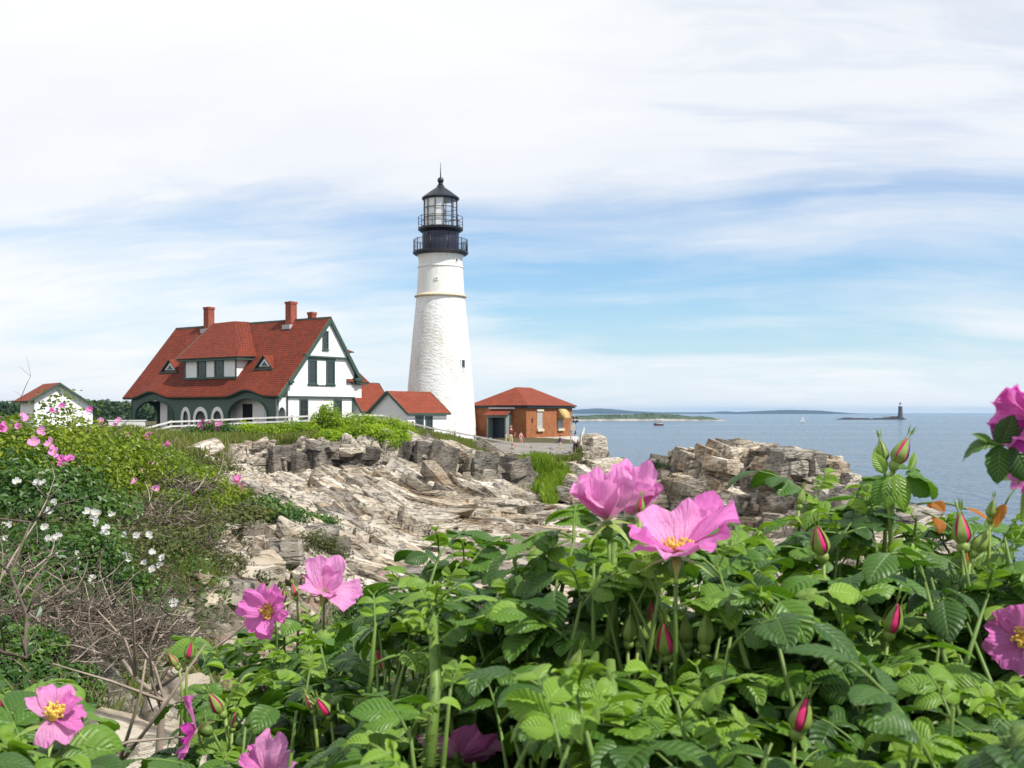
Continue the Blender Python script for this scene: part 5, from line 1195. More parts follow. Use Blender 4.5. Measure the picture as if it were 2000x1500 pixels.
# the white rose
wf = [(33, 941), (73, 944), (84, 944), (95, 998), (108, 982), (168, 999), (182, 1001), (184, 1011), (189, 1022), (220, 1006), (193, 1005), (12, 1026), (88, 1030), (207, 1032), (95, 1053), (103, 1055), (113, 1048), (116, 1085), (152, 1115), (149, 1084), (205, 1042), (246, 1045), (268, 1046), (292, 1045), (247, 1085), (249, 1092), (235, 1088), (283, 1101), (298, 1112), (296, 1080), (318, 1090), (314, 1104), (13, 1053), (18, 1024), (180, 1130)]
t = bush('white_rose_bush', 'green rose bush covered with white flowers on the left', 'bush', at(110, 6.6, -.05), (.50, .42, .62), 6500, .034, M['leaf_dark'], 520, 60, .17, [f for f in wf if f[0] < 215], fmat=M['petal_white'], frad=.026, twig_n=20)
t = bush('white_rose_bush', 'right half of the white rose thicket above the dead twigs', 'bush', at(240, 7.0, .0), (.36, .36, .48), 4200, .034, M['leaf_dark'], 521, 46, .17, [f for f in wf if f[0] >= 215], fmat=M['petal_white'], frad=.026, twig_n=20)
bush('weed_clump', 'green weed clump with one white flower on the gravel', 'bush', at(315, 6.8), (.22, .22, .26), 1500, .03, M['leaf_dark'], 522, 22, .2, [(340, 1178)], fmat=M['petal_white'], frad=.03)
bush('weed_clump', 'small dark green clump in front of the twigs', 'bush', at(270, 4.6), (.13, .13, .12), 500, .028, M['leaf_dark'], 523, 14, .2)
bush('scrub', 'olive scrub bush on the rocks above the pink roses', 'shrub', at(620, 26.0), (.75, .6, .75), 2600, .06, M['leaf_olive'], 524, 26, .2)
bush('scrub', 'dark green bush behind the two pink roses', 'shrub', at(722, 14.5), (.65, .6, .75), 4200, .045, M['leaf_dark'], 525, 36, .17, [(745, 1122, .02), (708, 1162, .02)])
bush('scrub', 'small olive tuft bush on the gravel slope', 'shrub', at(505, 16), (.35, .3, .3), 900, .05, M['leaf_olive'], 526, 16, .2)
b_ = at(1292, 62); bush('spruce_sapling', 'tiny dark spruce sapling in the rock gap before the water', 'tree', P(1292, 920, 61), (.55, .5, .75), 700, .12, M['leaf_wood'], 527, 16, .12, wid=.3)
for i, (p, D, r_, h_, lab) in enumerate(((20, 4.9, .20, .18, 'small green growth among the twigs at the left edge'), (70, 5.2, .22, .16, 'low green growth below the white roses'), (15, 3.9, .16, .16, 'green leaves under the thick dead branch'), (300, 6.2, .2, .14, 'low green growth at the edge of the gravel'))): bush('weed_clump', lab, 'bush', at(p, D), (r_, r_, h_), 1300, .028, M['leaf_dark'], 530 + i, 22, .2)
# dead twig thickets
tw = [(110, 4.9, .40, .30, 480, .32, 'tangle of dead brown twigs below the white roses'), (215, 5.4, .36, .3, 600, .34, 'dead brown twigs spreading over the gravel'), (20, 4.3, .25, .25, 260, .34, 'dark dead twigs at the lower left edge'), (225, 10.4, .7, .5, 900, .44, 'dead brown brush in the middle of the left hill'), (120, 4.1, .25, .2, 300, .26, 'dead twigs in front of the grey slab'),
      (350, 12.0, .4, .35, 450, .36, 'dead brown brush beside the gravel edge'), (150, 9.0, .55, .4, 500, .40, 'dead brush between rose bushes on the left hill'), (290, 13.0, .8, .5, 500, .40, 'grey brush under the curved pink blooms'), (5, 6.0, .35, .3, 260, .38, 'grey twigs beside the white rose at the left edge'), (395, 24.0, 1.2, .8, 500, .6, 'grey brush left of the dark rose bush')]
for i, (p, D, rx, ry, n, L, lab) in enumerate(tw):
    rng = np.random.default_rng(540 + i); o = at(p, D); V, F = twigs(rng, n, lambda r: (r.normal() * rx * .5, r.normal() * ry * .5, r.random() * .10), L, .0016 + .00042 * D, 6, .10, .75, 3)
    ob = np_mesh('dead_brush', V, F, [M['twig'], M['twig_pale']], None, False, matidx=(np.random.default_rng(i).random(n) < .25).astype(int).repeat(18), loc=o); tag(ob, lab, 'dead brush')
for i, (p, D, r_, n, lab) in enumerate(((40, 3.85, .24, 480, 'dark twigs lying on the bank at the lower left'), (150, 3.5, .18, 300, 'dead twigs beside the grey slab'))):
    rng = np.random.default_rng(570 + i); o = at(p, D); V, F = twigs(rng, n, lambda r: (r.normal() * r_, r.normal() * r_, r.random() * .06), .24, .0022, 6, .1, .75, 3); ob = np_mesh('dead_brush', V, F, [M['twig'], M['twig_pale']], None, False, matidx=(np.random.default_rng(i).random(n) < .2).astype(int).repeat(18), loc=o); tag(ob, lab, 'dead brush')
for i, (p, D, r_, lab) in enumerate(((8, 3.75, .20, 'dark leafy clump at the very edge of the lower left bank'), (58, 3.65, .18, 'leafy clump just behind the big lower left bloom'), (112, 3.75, .16, 'small leafy clump beside the grey slab'))): bush('weed_clump', lab, 'bush', at(p, D), (r_, r_, .13), 1700, .024, M['leaf_dark'], 580 + i, 24, .2)
bush('weed_clump', 'leafy green clump on the bank behind the lower left roses', 'bush', at(60, 3.3), (.22, .2, .13), 1500, .024, M['leaf_dark'], 575, 24, .2)
# bare branches at the lower left
def branch(name, label, pts, rad, mat_, subs=0, seed=0):
    rng = np.random.default_rng(seed); P_ = [P(*q) for q in pts]; b0 = P_[0]; mb = MB(); mb.tube([q - b0 for q in P_], [rad * (1 - .6 * i / (len(P_) - 1)) for i in range(len(P_))], 7)
    for k in range(subs):
        q = P_[rng.integers(1, len(P_))] - b0; d = Vector(rng.normal(size=3)) * .05 + Vector((0, 0, .04)); mb.tube([q, q + d, q + d * 1.8 + Vector(rng.normal(size=3)) * .02], [rad * .4, rad * .3, rad * .15], 4)
    o = mb.build(name, mat_, smooth=True, loc=b0); tag(o, label, 'branch'); return o
branch('bare_stem', 'bare forked brown stem standing in front of the gravel', [(312, 1560, 1.5), (310, 1480, 1.5), (316, 1390, 1.5), (322, 1370, 1.5), (300, 1352, 1.52), (265, 1325, 1.55), (240, 1290, 1.6)], .0062, M['twig_pale'], 10, 1)
branch('pale_branch', 'long pale branch arching along the bottom left edge', [(20, 1510, 1.0), (90, 1488, 1.0), (160, 1484, 1.0), (230, 1498, 1.02), (270, 1520, 1.02)], .0050, M['twig_pale'], 4, 2)
branch('dead_branch', 'thick grey dead branch at the left edge above the pink rose', [(-40, 1255, 3.0), (10, 1275, 3.0), (50, 1285, 3.0), (52, 1200, 3.05), (20, 1120, 3.1), (60, 1020, 3.2)], .008, M['twig'], 8, 3)
branch('dead_branch', 'long thin dead branch slanting up before the white roses', [(-10, 1150, 3.5), (30, 1080, 3.6), (70, 1020, 3.7), (92, 975, 3.8)], .004, M['twig_pale'], 6, 4)
branch('dry_stalk', 'thin dry stalk rising against the sky beside the shed', [(38, 800, 10.5), (42, 775, 10.5), (52, 750, 10.5), (60, 735, 10.5)], .0045, M['twig'], 3, 5)
# grass
M['grass_bright'] = leafmat('fresh_grass_blade', (.085, .14, .012), (.155, .25, .015), (.25, .34, .03), .5, .3, 0, .38)
def grass(name, n, pos, h_, wd, mats, seed, lean=.35):
    rng = np.random.default_rng(seed); pts = pos(rng, n); n = len(pts); a = rng.random(n) * 6.28; hh_ = h_ * (.5 + .8 * rng.random(n)); ln = lean * hh_ * (.3 + rng.random(n)); b = rng.random(n) * 6.28
    w_ = wd * (.6 + .8 * rng.random(n)); sx, sy = np.cos(a) * w_ / 2, np.sin(a) * w_ / 2; z0 = np.zeros(n)
    mid = pts + np.stack([np.cos(b) * ln * .35, np.sin(b) * ln * .35, hh_ * .55], 1); tip = pts + np.stack([np.cos(b) * ln, np.sin(b) * ln, hh_], 1); sd = np.stack([sx, sy, z0], 1)
    V = np.stack([pts - sd, pts + sd, mid + sd * .7, mid - sd * .7, tip + sd * .1, tip - sd * .1], 1).reshape(-1, 3); i = np.arange(n)[:, None] * 6
    F = np.stack([i + np.array([[0, 1, 2, 3]]), i + np.array([[3, 2, 4, 5]])], 1).reshape(-1, 4)
    ob = np_mesh(name, V, F, mats, None, False, attrs=dict(rnd=np.repeat(rng.random(n), 6)), matidx=None if not isinstance(mats, list) else np.repeat((rng.random(n) < .3).astype(int), 2)); ob['kind'] = 'stuff'; return ob
def scatter(regs):
    def f(rng, n):
        out = []; tot = sum(r[-1] for r in regs)
        for (a, b, D0, D1, wgt) in regs:
            k = int(n * wgt / tot); p = a + (b - a) * rng.random(k); D = D0 + (D1 - D0) * rng.random(k); x = (p - 1000) / FPX * D; z, *_ = ground(x, D, True); out.append(np.stack([x, D, CZ + z - .02], 1))
        return np.concatenate(out)
    return f
grass('grass', 33000, scatter([(380, 480, 70, 80, 1.0), (440, 620, 73.5, 76.5, 1.0), (470, 800, 80, 84, .8), (790, 965, 79, 87.5, 2.2), (240, 450, 58, 82, 2.2), (830, 960, 77, 82, 1.2), (760, 830, 80, 87, .6)]), .55, .10, [M['grass'], M['grass_dry']], 600)
grass('grass', 11000, scatter([(1034, 1132, 76.5, 83, 1.3), (1020, 1145, 75, 84, .35), (1058, 1090, 70, 78, .6), (1066, 1086, 66, 72, .3)]), .78, .10, [M['grass_bright']], 601)
grass('grass', 3200, scatter([(1128, 1135, 88, 91, .2), (1150, 1160, 84, 86, .1), (1040, 1125, 88, 90, .5)]), .45, .09, [M['grass'], M['grass_dry']], 602)
def tufts(cs):
    def f(rng, n):
        k = n // len(cs); o = []
        for p, D, r_ in cs:
            x = (p - 1000) / FPX * D + rng.normal(size=k) * r_; y = D + rng.normal(size=k) * r_; z, *_ = ground(x, y, True); o.append(np.stack([x, y, CZ + z - .01], 1))
        return np.concatenate(o)
    return f
grass('grass', 5200, tufts([(395, 9.5, .12), (370, 8.0, .1), (400, 13, .2), (300, 4.6, .09), (260, 3.9, .08), (330, 5.2, .1), (365, 6.0, .1), (240, 5.0, .1), (290, 3.5, .08), (385, 7, .08), (430, 20, .3), (510, 21, .25), (450, 26, .3), (215, 3.6, .07), (345, 4.0, .07), (405, 11, .12)]), .17, .009, [M['grass'], M['grass_dry']], 603, .7)
# low leaves and weeds that cover the soil of the near bank
rng = np.random.default_rng(610); n = 150000; gx_, gy_ = -8 + 15 * rng.random(n), -1.5 + 20 * rng.random(n)
z_, so_, gv_, _ = ground(gx_, gy_, False); k_ = (so_ > .45) & (poly_sd(gx_, gy_, LAND) > .1) & (vnoise(gx_ * 2.1, gy_ * 2.1, 12) + .5 * vnoise(gx_ * 6, gy_ * 6, 13) > -.42) & (np.hypot(gx_, gy_) > .5)
gx_, gy_, z_ = gx_[k_], gy_[k_], z_[k_]; hh_ = .02 + (.10 + .26 * np.clip(.5 + vnoise(gx_ * 1.3, gy_ * 1.3, 14), 0, 1)) * rng.random(len(gx_)) ** 1.3
V, F = leaf_cloud(np.stack([gx_, gy_, CZ + z_ + hh_], 1), rng.normal(size=(len(gx_), 3)) * .6 + np.array([0, 0, 1.0]), .038 * (.6 + .9 * rng.random(len(gx_))), .5, rng)
o = np_mesh('ground_cover', V, F, M['leaf_dark'], None, False, attrs=dict(rnd=np.repeat(np.clip(.45 + .9 * vnoise(gx_ * 1.7, gy_ * 1.7, 15) + .18 * rng.normal(size=len(gx_)), 0, 1), 6))); o['kind'] = 'stuff'
# the wood behind, too far to count its trees
rng = np.random.default_rng(620); n = 26000; wx = -200 + 172 * rng.random(n); wy = 330 + 60 * rng.random(n)
top_ = 3.0 + 1.6 * vnoise(wx * .05, wy * 0 + 3, 4) + 1.6 * vnoise(wx * .16, wy * .1, 5) + 1.3 * vnoise(wx * .5, wy * .3, 6); wz = CZ - 6 + (top_ + 6) * rng.random(n) ** .5 * np.clip((wx + 30) / -30, .35, 1) ** .5
V, F = leaf_cloud(np.stack([wx, wy, wz], 1), rng.normal(size=(n, 3)) + np.array([.3, -.5, .8]), 1.15 * (.6 + .8 * rng.random(n)), .8, rng); o = np_mesh('distant_wood', V, F, M['leaf_wood'], None, False, attrs=dict(rnd=np.repeat(np.clip(.5 + 1.2 * vnoise(wx * .3, wz * .3, 9) + .15 * rng.normal(size=n), 0, 1), 6))); o['kind'] = 'stuff'
# ------------------------------------------------------------------ the rose bushes right in front of the camera
NVL, NUL = 11, 7
def leaflets(O, D, N, L, W, fold, droop, rn, rng):
    """curved leaflets: O base, D direction, N upper side, L length, W width, fold and droop angles"""
    n = len(O); D = D / np.linalg.norm(D, axis=1, keepdims=True); N = N - D * (N * D).sum(1, keepdims=True); N /= np.linalg.norm(N, axis=1, keepdims=True) + 1e-9; B = np.cross(D, N)
    v = np.linspace(0, 1, NVL); u = np.linspace(-1, 1, NUL)
    wv = np.sin(math.pi * np.clip(v, 0, 1) ** .82) ** .78; wv[0] = .03; wv[-1] = 0.0
    serr = np.where(np.arange(NVL) % 2 == 1, 1.05, .955)
    th_ = droop[:, None] * v[None] ; k = np.where(np.abs(droop) < 1e-3, 1e-3, droop)[:, None]
    al = np.sin(k * v) / k * L[:, None]; dn = (1 - np.cos(k * v)) / k * L[:, None]
    cn = np.cos(th_); sn = np.sin(th_)
    pos = O[:, None] + D[:, None] * al[..., None] - N[:, None] * dn[..., None]
    nn = N[:, None] * cn[..., None] + D[:, None] * sn[..., None]
    hw = W[:, None] * .5 * wv[None]
    edge = np.ones((NVL, NUL)); edge[:, 0] = serr; edge[:, -1] = serr
    uu = u[None, None, :] * edge[None]
    fo = fold[:, None, None]
    side = uu * np.cos(fo) ; lift = np.abs(uu) * np.sin(fo) - .22 * uu ** 4
    rip = .025 * np.sin(v[None, :, None] * math.pi * 9 + rng.random(n)[:, None, None] * 6) * np.abs(uu) ** 2
    tw = (rng.normal(size=n) * .25)[:, None, None] * v[None, :, None] * uu
    V = pos[:, :, None] + B[:, None, None] * (side * hw[..., None])[..., None] + nn[:, :, None] * ((lift + rip + tw) * hw[..., None])[..., None]
    i = np.arange(NVL * NUL).reshape(NVL, NUL); f = np.stack([i[:-1, :-1], i[:-1, 1:], i[1:, 1:], i[1:, :-1]], -1).reshape(-1, 4)
    F = (np.arange(n)[:, None, None] * NVL * NUL + f[None]).reshape(-1, 4)
    uv = np.stack(np.broadcast_arrays((u[None, :] * .5 + .5), v[:, None]), -1).reshape(-1, 2)
    return V.reshape(-1, 3), F, np.tile(uv, (n, 1)), np.repeat(rn, NVL * NUL)
KEEP = [(104, 1395, 50, .80), (527, 1190, 56, 1.3), (640, 1140, 62, 1.36), (893, 1475, 70, .8), (528, 1465, 45, .8), (1190, 970, 75, .82), (1235, 960, 60, .88), (1322, 1040, 118, .745), (1420, 1000, 40, .745), (1985, 1245, 62, .8), (1930, 880, 95, .9), (1995, 820, 80, .9), (1790, 930, 60, .93), (1605, 1060, 34, .9), (1738, 1212, 36, .8), (1878, 1035, 34, .9), (1755, 880, 40, .95), (365, 1275, 30, 1.15), (752, 1290, 26, 1.0), (1266, 1198, 20, .85), (1236, 1236, 26, .80), (1300, 1260, 26, .78), (1342, 1234, 26, .80), (1376, 1240, 26, .78), (620, 1380, 36, .95), (435, 1378, 40, 1.0), (1558, 1405, 30, .66), (1830, 975, 50, .97)]
class Bush:
    def __init__(s, name, label, root, seed):
        s.rng = np.random.default_rng(seed); s.root = Vector(root); s.t = thing(name, label, 'bush', root, group='rose bushes right in front')
        s.ll = []; s.st = MB(); s.dry = []
    def leaf(s, base, out, up, size, rn, npair=3, dry=False):
        """one pinnate leaf on a curved stalk"""
        r = s.rng; base = np.array(base, float); out = np.array(out, float); out /= np.linalg.norm(out); up = np.array(up, float)
        RL = .070 * size; seg = 6; p = base.copy(); d = out.copy(); pts = [p.copy()]; ds = [d.copy()]; bend = .10 + .14 * r.random()
        for q in range(seg):
            p = p + d * RL / seg; d = d + np.array([0, 0, -bend]); d /= np.linalg.norm(d); pts.append(p.copy()); ds.append(d.copy())
        tgt = s.dry if dry else s.ll; n0 = len(tgt)
        def put(i_f, dirv, sc):
            i = min(seg, int(i_f)); o = pts[i]; n = np.cross(np.cross(ds[i], [0, 0, 1.0]), ds[i]); n = n / (np.linalg.norm(n) + 1e-9) + r.normal(size=3) * .22
            L = .0345 * size * sc * (.9 + .25 * r.random())
            tgt.append((o, dirv, n, L, L * (.66 + .12 * r.random()), .10 + .38 * r.random() + (.5 if rn > .85 else 0), .25 + 1.0 * r.random(), np.clip(rn + r.normal() * .10, 0, 1)))
        for k in range(npair):
            i = 2 + k * (seg - 2) / npair; dd = ds[int(i)]; sd = np.cross(dd, [0, 0, 1.0]); sd /= np.linalg.norm(sd) + 1e-9
            sc = (.80, 1.0, 1.05)[min(2, k)]
            for sg in (-1, 1): put(i, dd * .42 + sd * sg * .9 + r.normal(size=3) * .12, sc)
        put(seg, ds[-1] + r.normal(size=3) * .08, 1.15)
        if not dry and not all(s.clear(d_) for d_ in tgt[n0:]): del tgt[n0:]; return 0
        s.st.tube([Vector(x) for x in pts], [.0012 * size ** .5] * 3 + [.0009] * (seg - 2), 4); return 1
    def clear(s, d):
        q = np.array(d[0]) + np.array(d[1]) / np.linalg.norm(d[1]) * d[3] * .5 + np.array(s.root); u_, r_ = 1000 + FPX * q[0] / q[1], 805 - FPX * (q[2] - CZ) / q[1]; h_ = d[3] * .40 / q[1] * FPX
        return not any(q[1] < kd + .012 and math.hypot(u_ - kx, r_ - ky) < kr + h_ for kx, ky, kr, kd in KEEP)
    def one(s, at_, d, n, L, rn=.4, droop=.6, fold=.2, wl=.66):
        s.ll.append((np.array(P(*at_)) - np.array(s.root), np.array(d, float), np.array(n, float), L, L * wl, fold, droop, rn))
    def shoot(s, tip, lean=None, nleaf=7, size=1.0, young=2, top=True, thick=.0028, a0=None, dirs=None):
        r = s.rng; tip = np.array(tip, float) - np.array(s.root); rt = np.array([tip[0] * .75 + r.normal() * .05, tip[1] * .8 + r.normal() * .05, 0.0])
        ln = np.array(lean if lean is not None else (r.normal() * .22, r.normal() * .22, 1.0)); ln /= np.linalg.norm(ln)
        mid = tip - ln * .34; pts = [rt, rt * .5 + mid * .5 + r.normal(size=3) * .02, mid]
        for q in (.24, .14, .06, 0.0): pts.append(tip - ln * q)
        got = 0; a = r.random() * 6.28 if a0 is None else a0
        for k in range(nleaf):
            dist = .004 + .006 * k + .019 * max(0, k - 1); b = tip - ln * dist; a += 2.4 + r.normal() * .25; el = .95 - .17 * k + r.normal() * .12
            if k < young: el = 1.1 - .2 * k; sc = .42 + .2 * k
            else: sc = .80 + .28 * r.random()
            ex = np.array([math.cos(a), math.sin(a), 0.0])
            out = ex * math.cos(el) + np.array([0, 0, 1.0]) * math.sin(el)
            rn = (.95 - .12 * k) if k < young else .12 + .62 * r.random() ** 1.3
            got += s.leaf(b, out, ln, size * sc, rn, 3 if r.random() < .75 else 2)
        if got >= max(2, nleaf - 3): s.st.tube([Vector(x) for x in pts], [thick * 1.9, thick * 1.6, thick * 1.3, thick * 1.15, thick, thick * .7, thick * .35], 6)
    def bristle(s, p0, p1, rad, n=60):
        """a thick bristly green cane"""
        p0, p1 = Vector(p0) - s.root, Vector(p1) - s.root; s.st.tube([p0, p0.lerp(p1, .5) + Vector((.003, 0, 0)), p1], [rad * 1.1, rad, rad * .8], 9)
        for k in range(n):
            q = p0.lerp(p1, s.rng.random()); d = Vector(s.rng.normal(size=3)); d.z *= .3; d.normalize(); s.st.tube([q + d * rad * .8, q + d * (rad * 1.9 + .002)], [.0005, .0001], 3, False)
    def petal(s, parent, c, ax, az, L, W, el0, dl, mat_, cup=.25, wr=1.5):
        r = s.rng; ax = Vector(ax).normalized(); u = Vector((1, 0, 0)); u = (u - ax * u.dot(ax)).normalized(); v = ax.cross(u)
        d = u * math.cos(az) + v * math.sin(az); sd = ax.cross(d); NV, NU = 12, 13; V = np.zeros((NV, NU, 3)); UV = np.zeros((NV, NU, 2)); ph = r.random(6) * 6.28; ec = r.normal(size=4) * .5
        for j in range(NV):
            t = j / (NV - 1)
            for i in range(NU):
                w_ = -1 + 2 * i / (NU - 1); l = 1 - .13 * math.exp(-(w_ / .22) ** 2) * t ** 3 - .17 * abs(w_) ** 3.2 * t + .05 * math.sin(7 * w_ + ph[0]) * t ** 2
                tt = t * l; el = el0 + dl * tt; el_m = el0 + dl * tt * .5
                hw = W * .5 * (.14 + .86 * math.sin(min(1, tt * 1.05) * math.pi * .62) ** .85)
                p = Vector(c) + (d * math.cos(el_m) + ax * math.sin(el_m)) * (L * tt) + sd * (w_ * hw)
                nrm = ax * math.cos(el) - d * math.sin(el)
                wz_ = cup * w_ * w_ * hw * (1 - .55 * t) + wr * L * t ** 1.5 * (.055 * math.sin(5 * w_ + ph[1] + 2.2 * t) + .035 * math.sin(11 * w_ + ph[2]) * t + .05 * ec[0] * w_ + .07 * ec[1] * w_ ** 3 * t + .03 * math.sin(9 * t + ph[3] + w_ * 2))
                V[j, i] = p + nrm * wz_; UV[j, i] = (w_ * .5 + .5, tt)
        ii = np.arange(NV * NU).reshape(NV, NU); F = np.stack([ii[:-1, :-1], ii[:-1, 1:], ii[1:, 1:], ii[1:, :-1]], -1).reshape(-1, 4)
        return np_mesh('petal', V.reshape(-1, 3), F, mat_, parent, True, UV.reshape(-1, 2))
    def flower(s, pos, ax, rad, petals=None, mat_='petal', el=.35, stam=True, stalk=(0, 0, -1), label=None, wmul=1.15, wr=1.7):
        """rose_flower > petal, stamens, sepal"""
        r = s.rng; c = Vector(pos) - s.root; ax = Vector(ax).normalized(); mb = MB()
        mb.lathe([(.001, -.016), (.0055, -.013), (.0062, -.008), (.0035, -.001)], 10); q = ax.to_track_quat('Z', 'Y'); mb.v = [tuple(q @ Vector(p) + c) for p in mb.v]
        e = c - ax * .015; mb.tube([e, e + Vector(stalk) * .02 - ax * .01, e + Vector(stalk) * .16 - ax * .005], [.0015, .0016, .0022], 6)
        f = mb.build('rose_flower', M['cane'], s.t, True)
        if label: f['label'] = label
        for k in range(5):
            if petals is None: az, e0, dl, l_, w_ = 2 * math.pi * k / 5 + r.normal() * .12, el + r.normal() * .15, r.normal() * .3 + .1, rad * (1 + .1 * r.normal()), rad * wmul
            elif k < len(petals): az, e0, dl, l_, w_ = petals[k]; l_, w_ = rad * l_, rad * w_
            else: break
            m_ = M[mat_] if r.random() < .6 else M['petal_pale' if mat_ == 'petal' else 'petal']
            s.petal(f, c + ax * (.0006 * k), ax, az, l_, w_, e0, dl, m_, wr=wr)
        if stam:
            mb = MB()
            for k in range(60):
                a, rr_ = 6.28 * r.random(), .011 * rad / .036 * (.35 + .65 * r.random()); p = q @ Vector((math.cos(a) * rr_, math.sin(a) * rr_, .007 + .004 * r.random())) + c
                mb.tube([c + ax * .001, p], [.0004, .0003], 3, False); mb.tube([p - ax * .0008, p + ax * .0010], [.0011, .0008], 4)
            mb.lathe([(.004, .001), (.0045, .005), (.001, .007)], 8); mb.v[-24:] = [tuple(q @ Vector(p) + c) for p in mb.v[-24:]]
            mb.build('stamens', M['stamen'], f)
        for k in range(5):
            a = 2 * math.pi * (k + .5) / 5; mb = MB(); P0 = []
            d = q @ Vector((math.cos(a), math.sin(a), 0)); sd = ax.cross(d)
            pts = [(0, .0030), (.3, .0034), (.6, .0020), (1, .0004)]; vs = []
            for t, w_ in pts: b = c + d * (.003 + .024 * t) - ax * (.002 + .010 * t * t); vs += [b - sd * w_, b + sd * w_]
            mb.add(vs, [(0, 1, 3, 2), (2, 3, 5, 4), (4, 5, 7, 6)]); mb.build('sepal', M['sepal'], f)
        return f
    def bud(s, pos, ax, L, red=.5, stalk=(0, 0, -1), tips=True, deep='bud_red'):
        r = s.rng; red = red * .75; L = L * (.78 + .14 * r.random()); ax = Vector(ax).normalized() + Vector((.22 * r.normal(), .15 * r.normal(), 0))
        """rose_bud > sepal: a pointed bud wrapped in long sepals"""
        r = s.rng; c = Vector(pos) - s.root; ax = Vector(ax).normalized(); q = ax.to_track_quat('Z', 'Y'); T = lambda p: q @ Vector(p) + c
        mb = MB(); b0 = len(mb.v); n = 12; w_ = L * (.27 + .06 * red)
        mb.lathe([(w_ * .6, .0), (w_ * .95, L * .18), (w_ * .92, L * .34), (w_ * .60, L * .62), (w_ * .2, L * .88), (.0003, L * .95)], n); mb.v = [tuple(T(p)) for p in mb.v]
        bd = mb.build('rose_bud', M[deep] if red > .05 else M['sepal'], s.t, True)
        mb = MB(); mb.lathe([(w_ * .35, -L * .34), (w_ * .68, -L * .22), (w_ * .74, -L * .10), (w_ * .55, .01 * L)], n); mb.v = [tuple(T(p)) for p in mb.v]
        e = T((0, 0, -L * .33)); mb.tube([e, e + Vector(stalk) * .025 - ax * .006, e + Vector(stalk) * .09], [.0014, .0016, .0022], 6); mb.build('hip', M['sepal'], bd, True)
        vf = q.inverted() @ Vector((0, -1, 0)); af = math.atan2(vf.y, vf.x) + .35 * r.normal()
        for k in range(5):
            gap = (.38 * red if k == 0 else -.38 * red if k == 4 else 0); a = af + math.pi / 5 + 2 * math.pi * k / 5 + gap; g = .22 * red * (1 if k % 2 else .5); vs = []; tipx = (.10 + .25 * r.random()) * L
            for t, rr_, hw in ((0, .62, .42), (.18, 1.02, .66), (.36, 1.0, .62), (.62, .72 + g, .40), (.86, .34 + g * 1.2, .22), (1.02, .22 + g, .10), (1.18, .34 + g, .34 if tips else .08), (1.42, .44 + g * 2, .04)):
                z = L * t; R_ = w_ * rr_ * 1.08
                for sg in (-1, 0, 1): aa = a + sg * hw * min(1.0, .55 / max(.25, rr_)) * (1.40 if t < .3 else 1.22); vs.append(T((R_ * math.cos(aa), R_ * math.sin(aa), z)))
            m2 = MB(); m2.add(vs, [(j * 3 + i, j * 3 + i + 1, j * 3 + i + 4, j * 3 + i + 3) for j in range(7) for i in range(2)]); m2.build('sepal', M['sepal'], bd, True)
        return bd
    def finish(s):
        for nm, data, mt in (('foliage', s.ll, 'leaf_near'), ('dry_leaf', s.dry, 'leaf_dry')):
            if not data: continue
            O, D, N = (np.array([d[i] for d in data]) for i in range(3)); L, W, fo, dr, rn = (np.array([d[i] for d in data]) for i in range(3, 8))
            for j0, j1 in ([(0, len(O))] if nm == 'foliage' else [(j, j + 1) for j in range(len(O))]):
                V, F, uv, ra = leaflets(O[j0:j1], D[j0:j1], N[j0:j1], L[j0:j1], W[j0:j1], fo[j0:j1], dr[j0:j1], rn[j0:j1], s.rng); np_mesh(nm, V, F, M[mt], s.t, True, uv, dict(rnd=ra))
        s.st.build('canes', M['cane'], s.t, True, fix=False)
GZ = CZ - 1.62
def canopy(b, pxa, pxb, sil, n, f0, f1, spread=1.0, rowmax=1640):
    """shoots filled in under the skyline of the bush; near ones low in the picture, far ones high"""
    for k in range(n):
        p = pxa + (pxb - pxa) * b.rng.random(); top = np.interp(p, [a for a, _ in sil], [c for _, c in sil])
        row = top + 12 + (rowmax - top - 12) * b.rng.random() ** .9; D = np.interp(row, [1000, 1500, 1650], [f0, f1, f1 * .92]) * (1 + .10 * b.rng.normal())
        b.shoot(P(p, row, max(.46, D)), size=.85 + .35 * b.rng.random(), nleaf=8, young=2 if b.rng.random() < .6 else 0)
SIL = [(300, 1330), (350, 1300), (420, 1255), (480, 1250), (560, 1255), (640, 1225), (720, 1205), (780, 1150), (840, 1090), (930, 1095), (990, 1130), (1050, 1120), (1110, 1095), (1160, 1065), (1210, 1075), (1300, 1090), (1450, 1065), (1510, 1040), (1560, 985), (1600, 945), (1680, 950), (1730, 930), (1790, 985), (1840, 1030), (1900, 1045), (1960, 1010), (2050, 985)]
# A: lower left
A = Bush('rose_bush', 'rose bush in the lower left corner with one big pink bloom', (-.55, .95, GZ), 701)
silA = [(-100, 1330), (60, 1355), (100, 1400), (150, 1450), (200, 1500), (330, 1530)]
canopy(A, -140, 100, silA, 18, 1.25, .80)
canopy(A, -800, -140, [(-800, 1330), (-140, 1330)], 26, 1.25, .80)
for p in ((30, 1350, .95), (140, 1480, .85), (60, 1470, .75)): A.shoot(P(*p), size=.85, young=0)
A.flower(P(104, 1405, .80), (.25, -.30, .80), .0245, [(1.9, .95, -.2, 1.05, 1.1), (2.9, .55, .1, 1.0, 1.0), (5.2, -.15, -.3, .95, 1.15), (.2, .1, -.2, .9, 1.1), (1.0, .8, 0, .9, 1.0)], 'petal_pale')
A.bud(P(12, 1392, .9), (-.2, 0, 1), .016, .6)
A.finish()
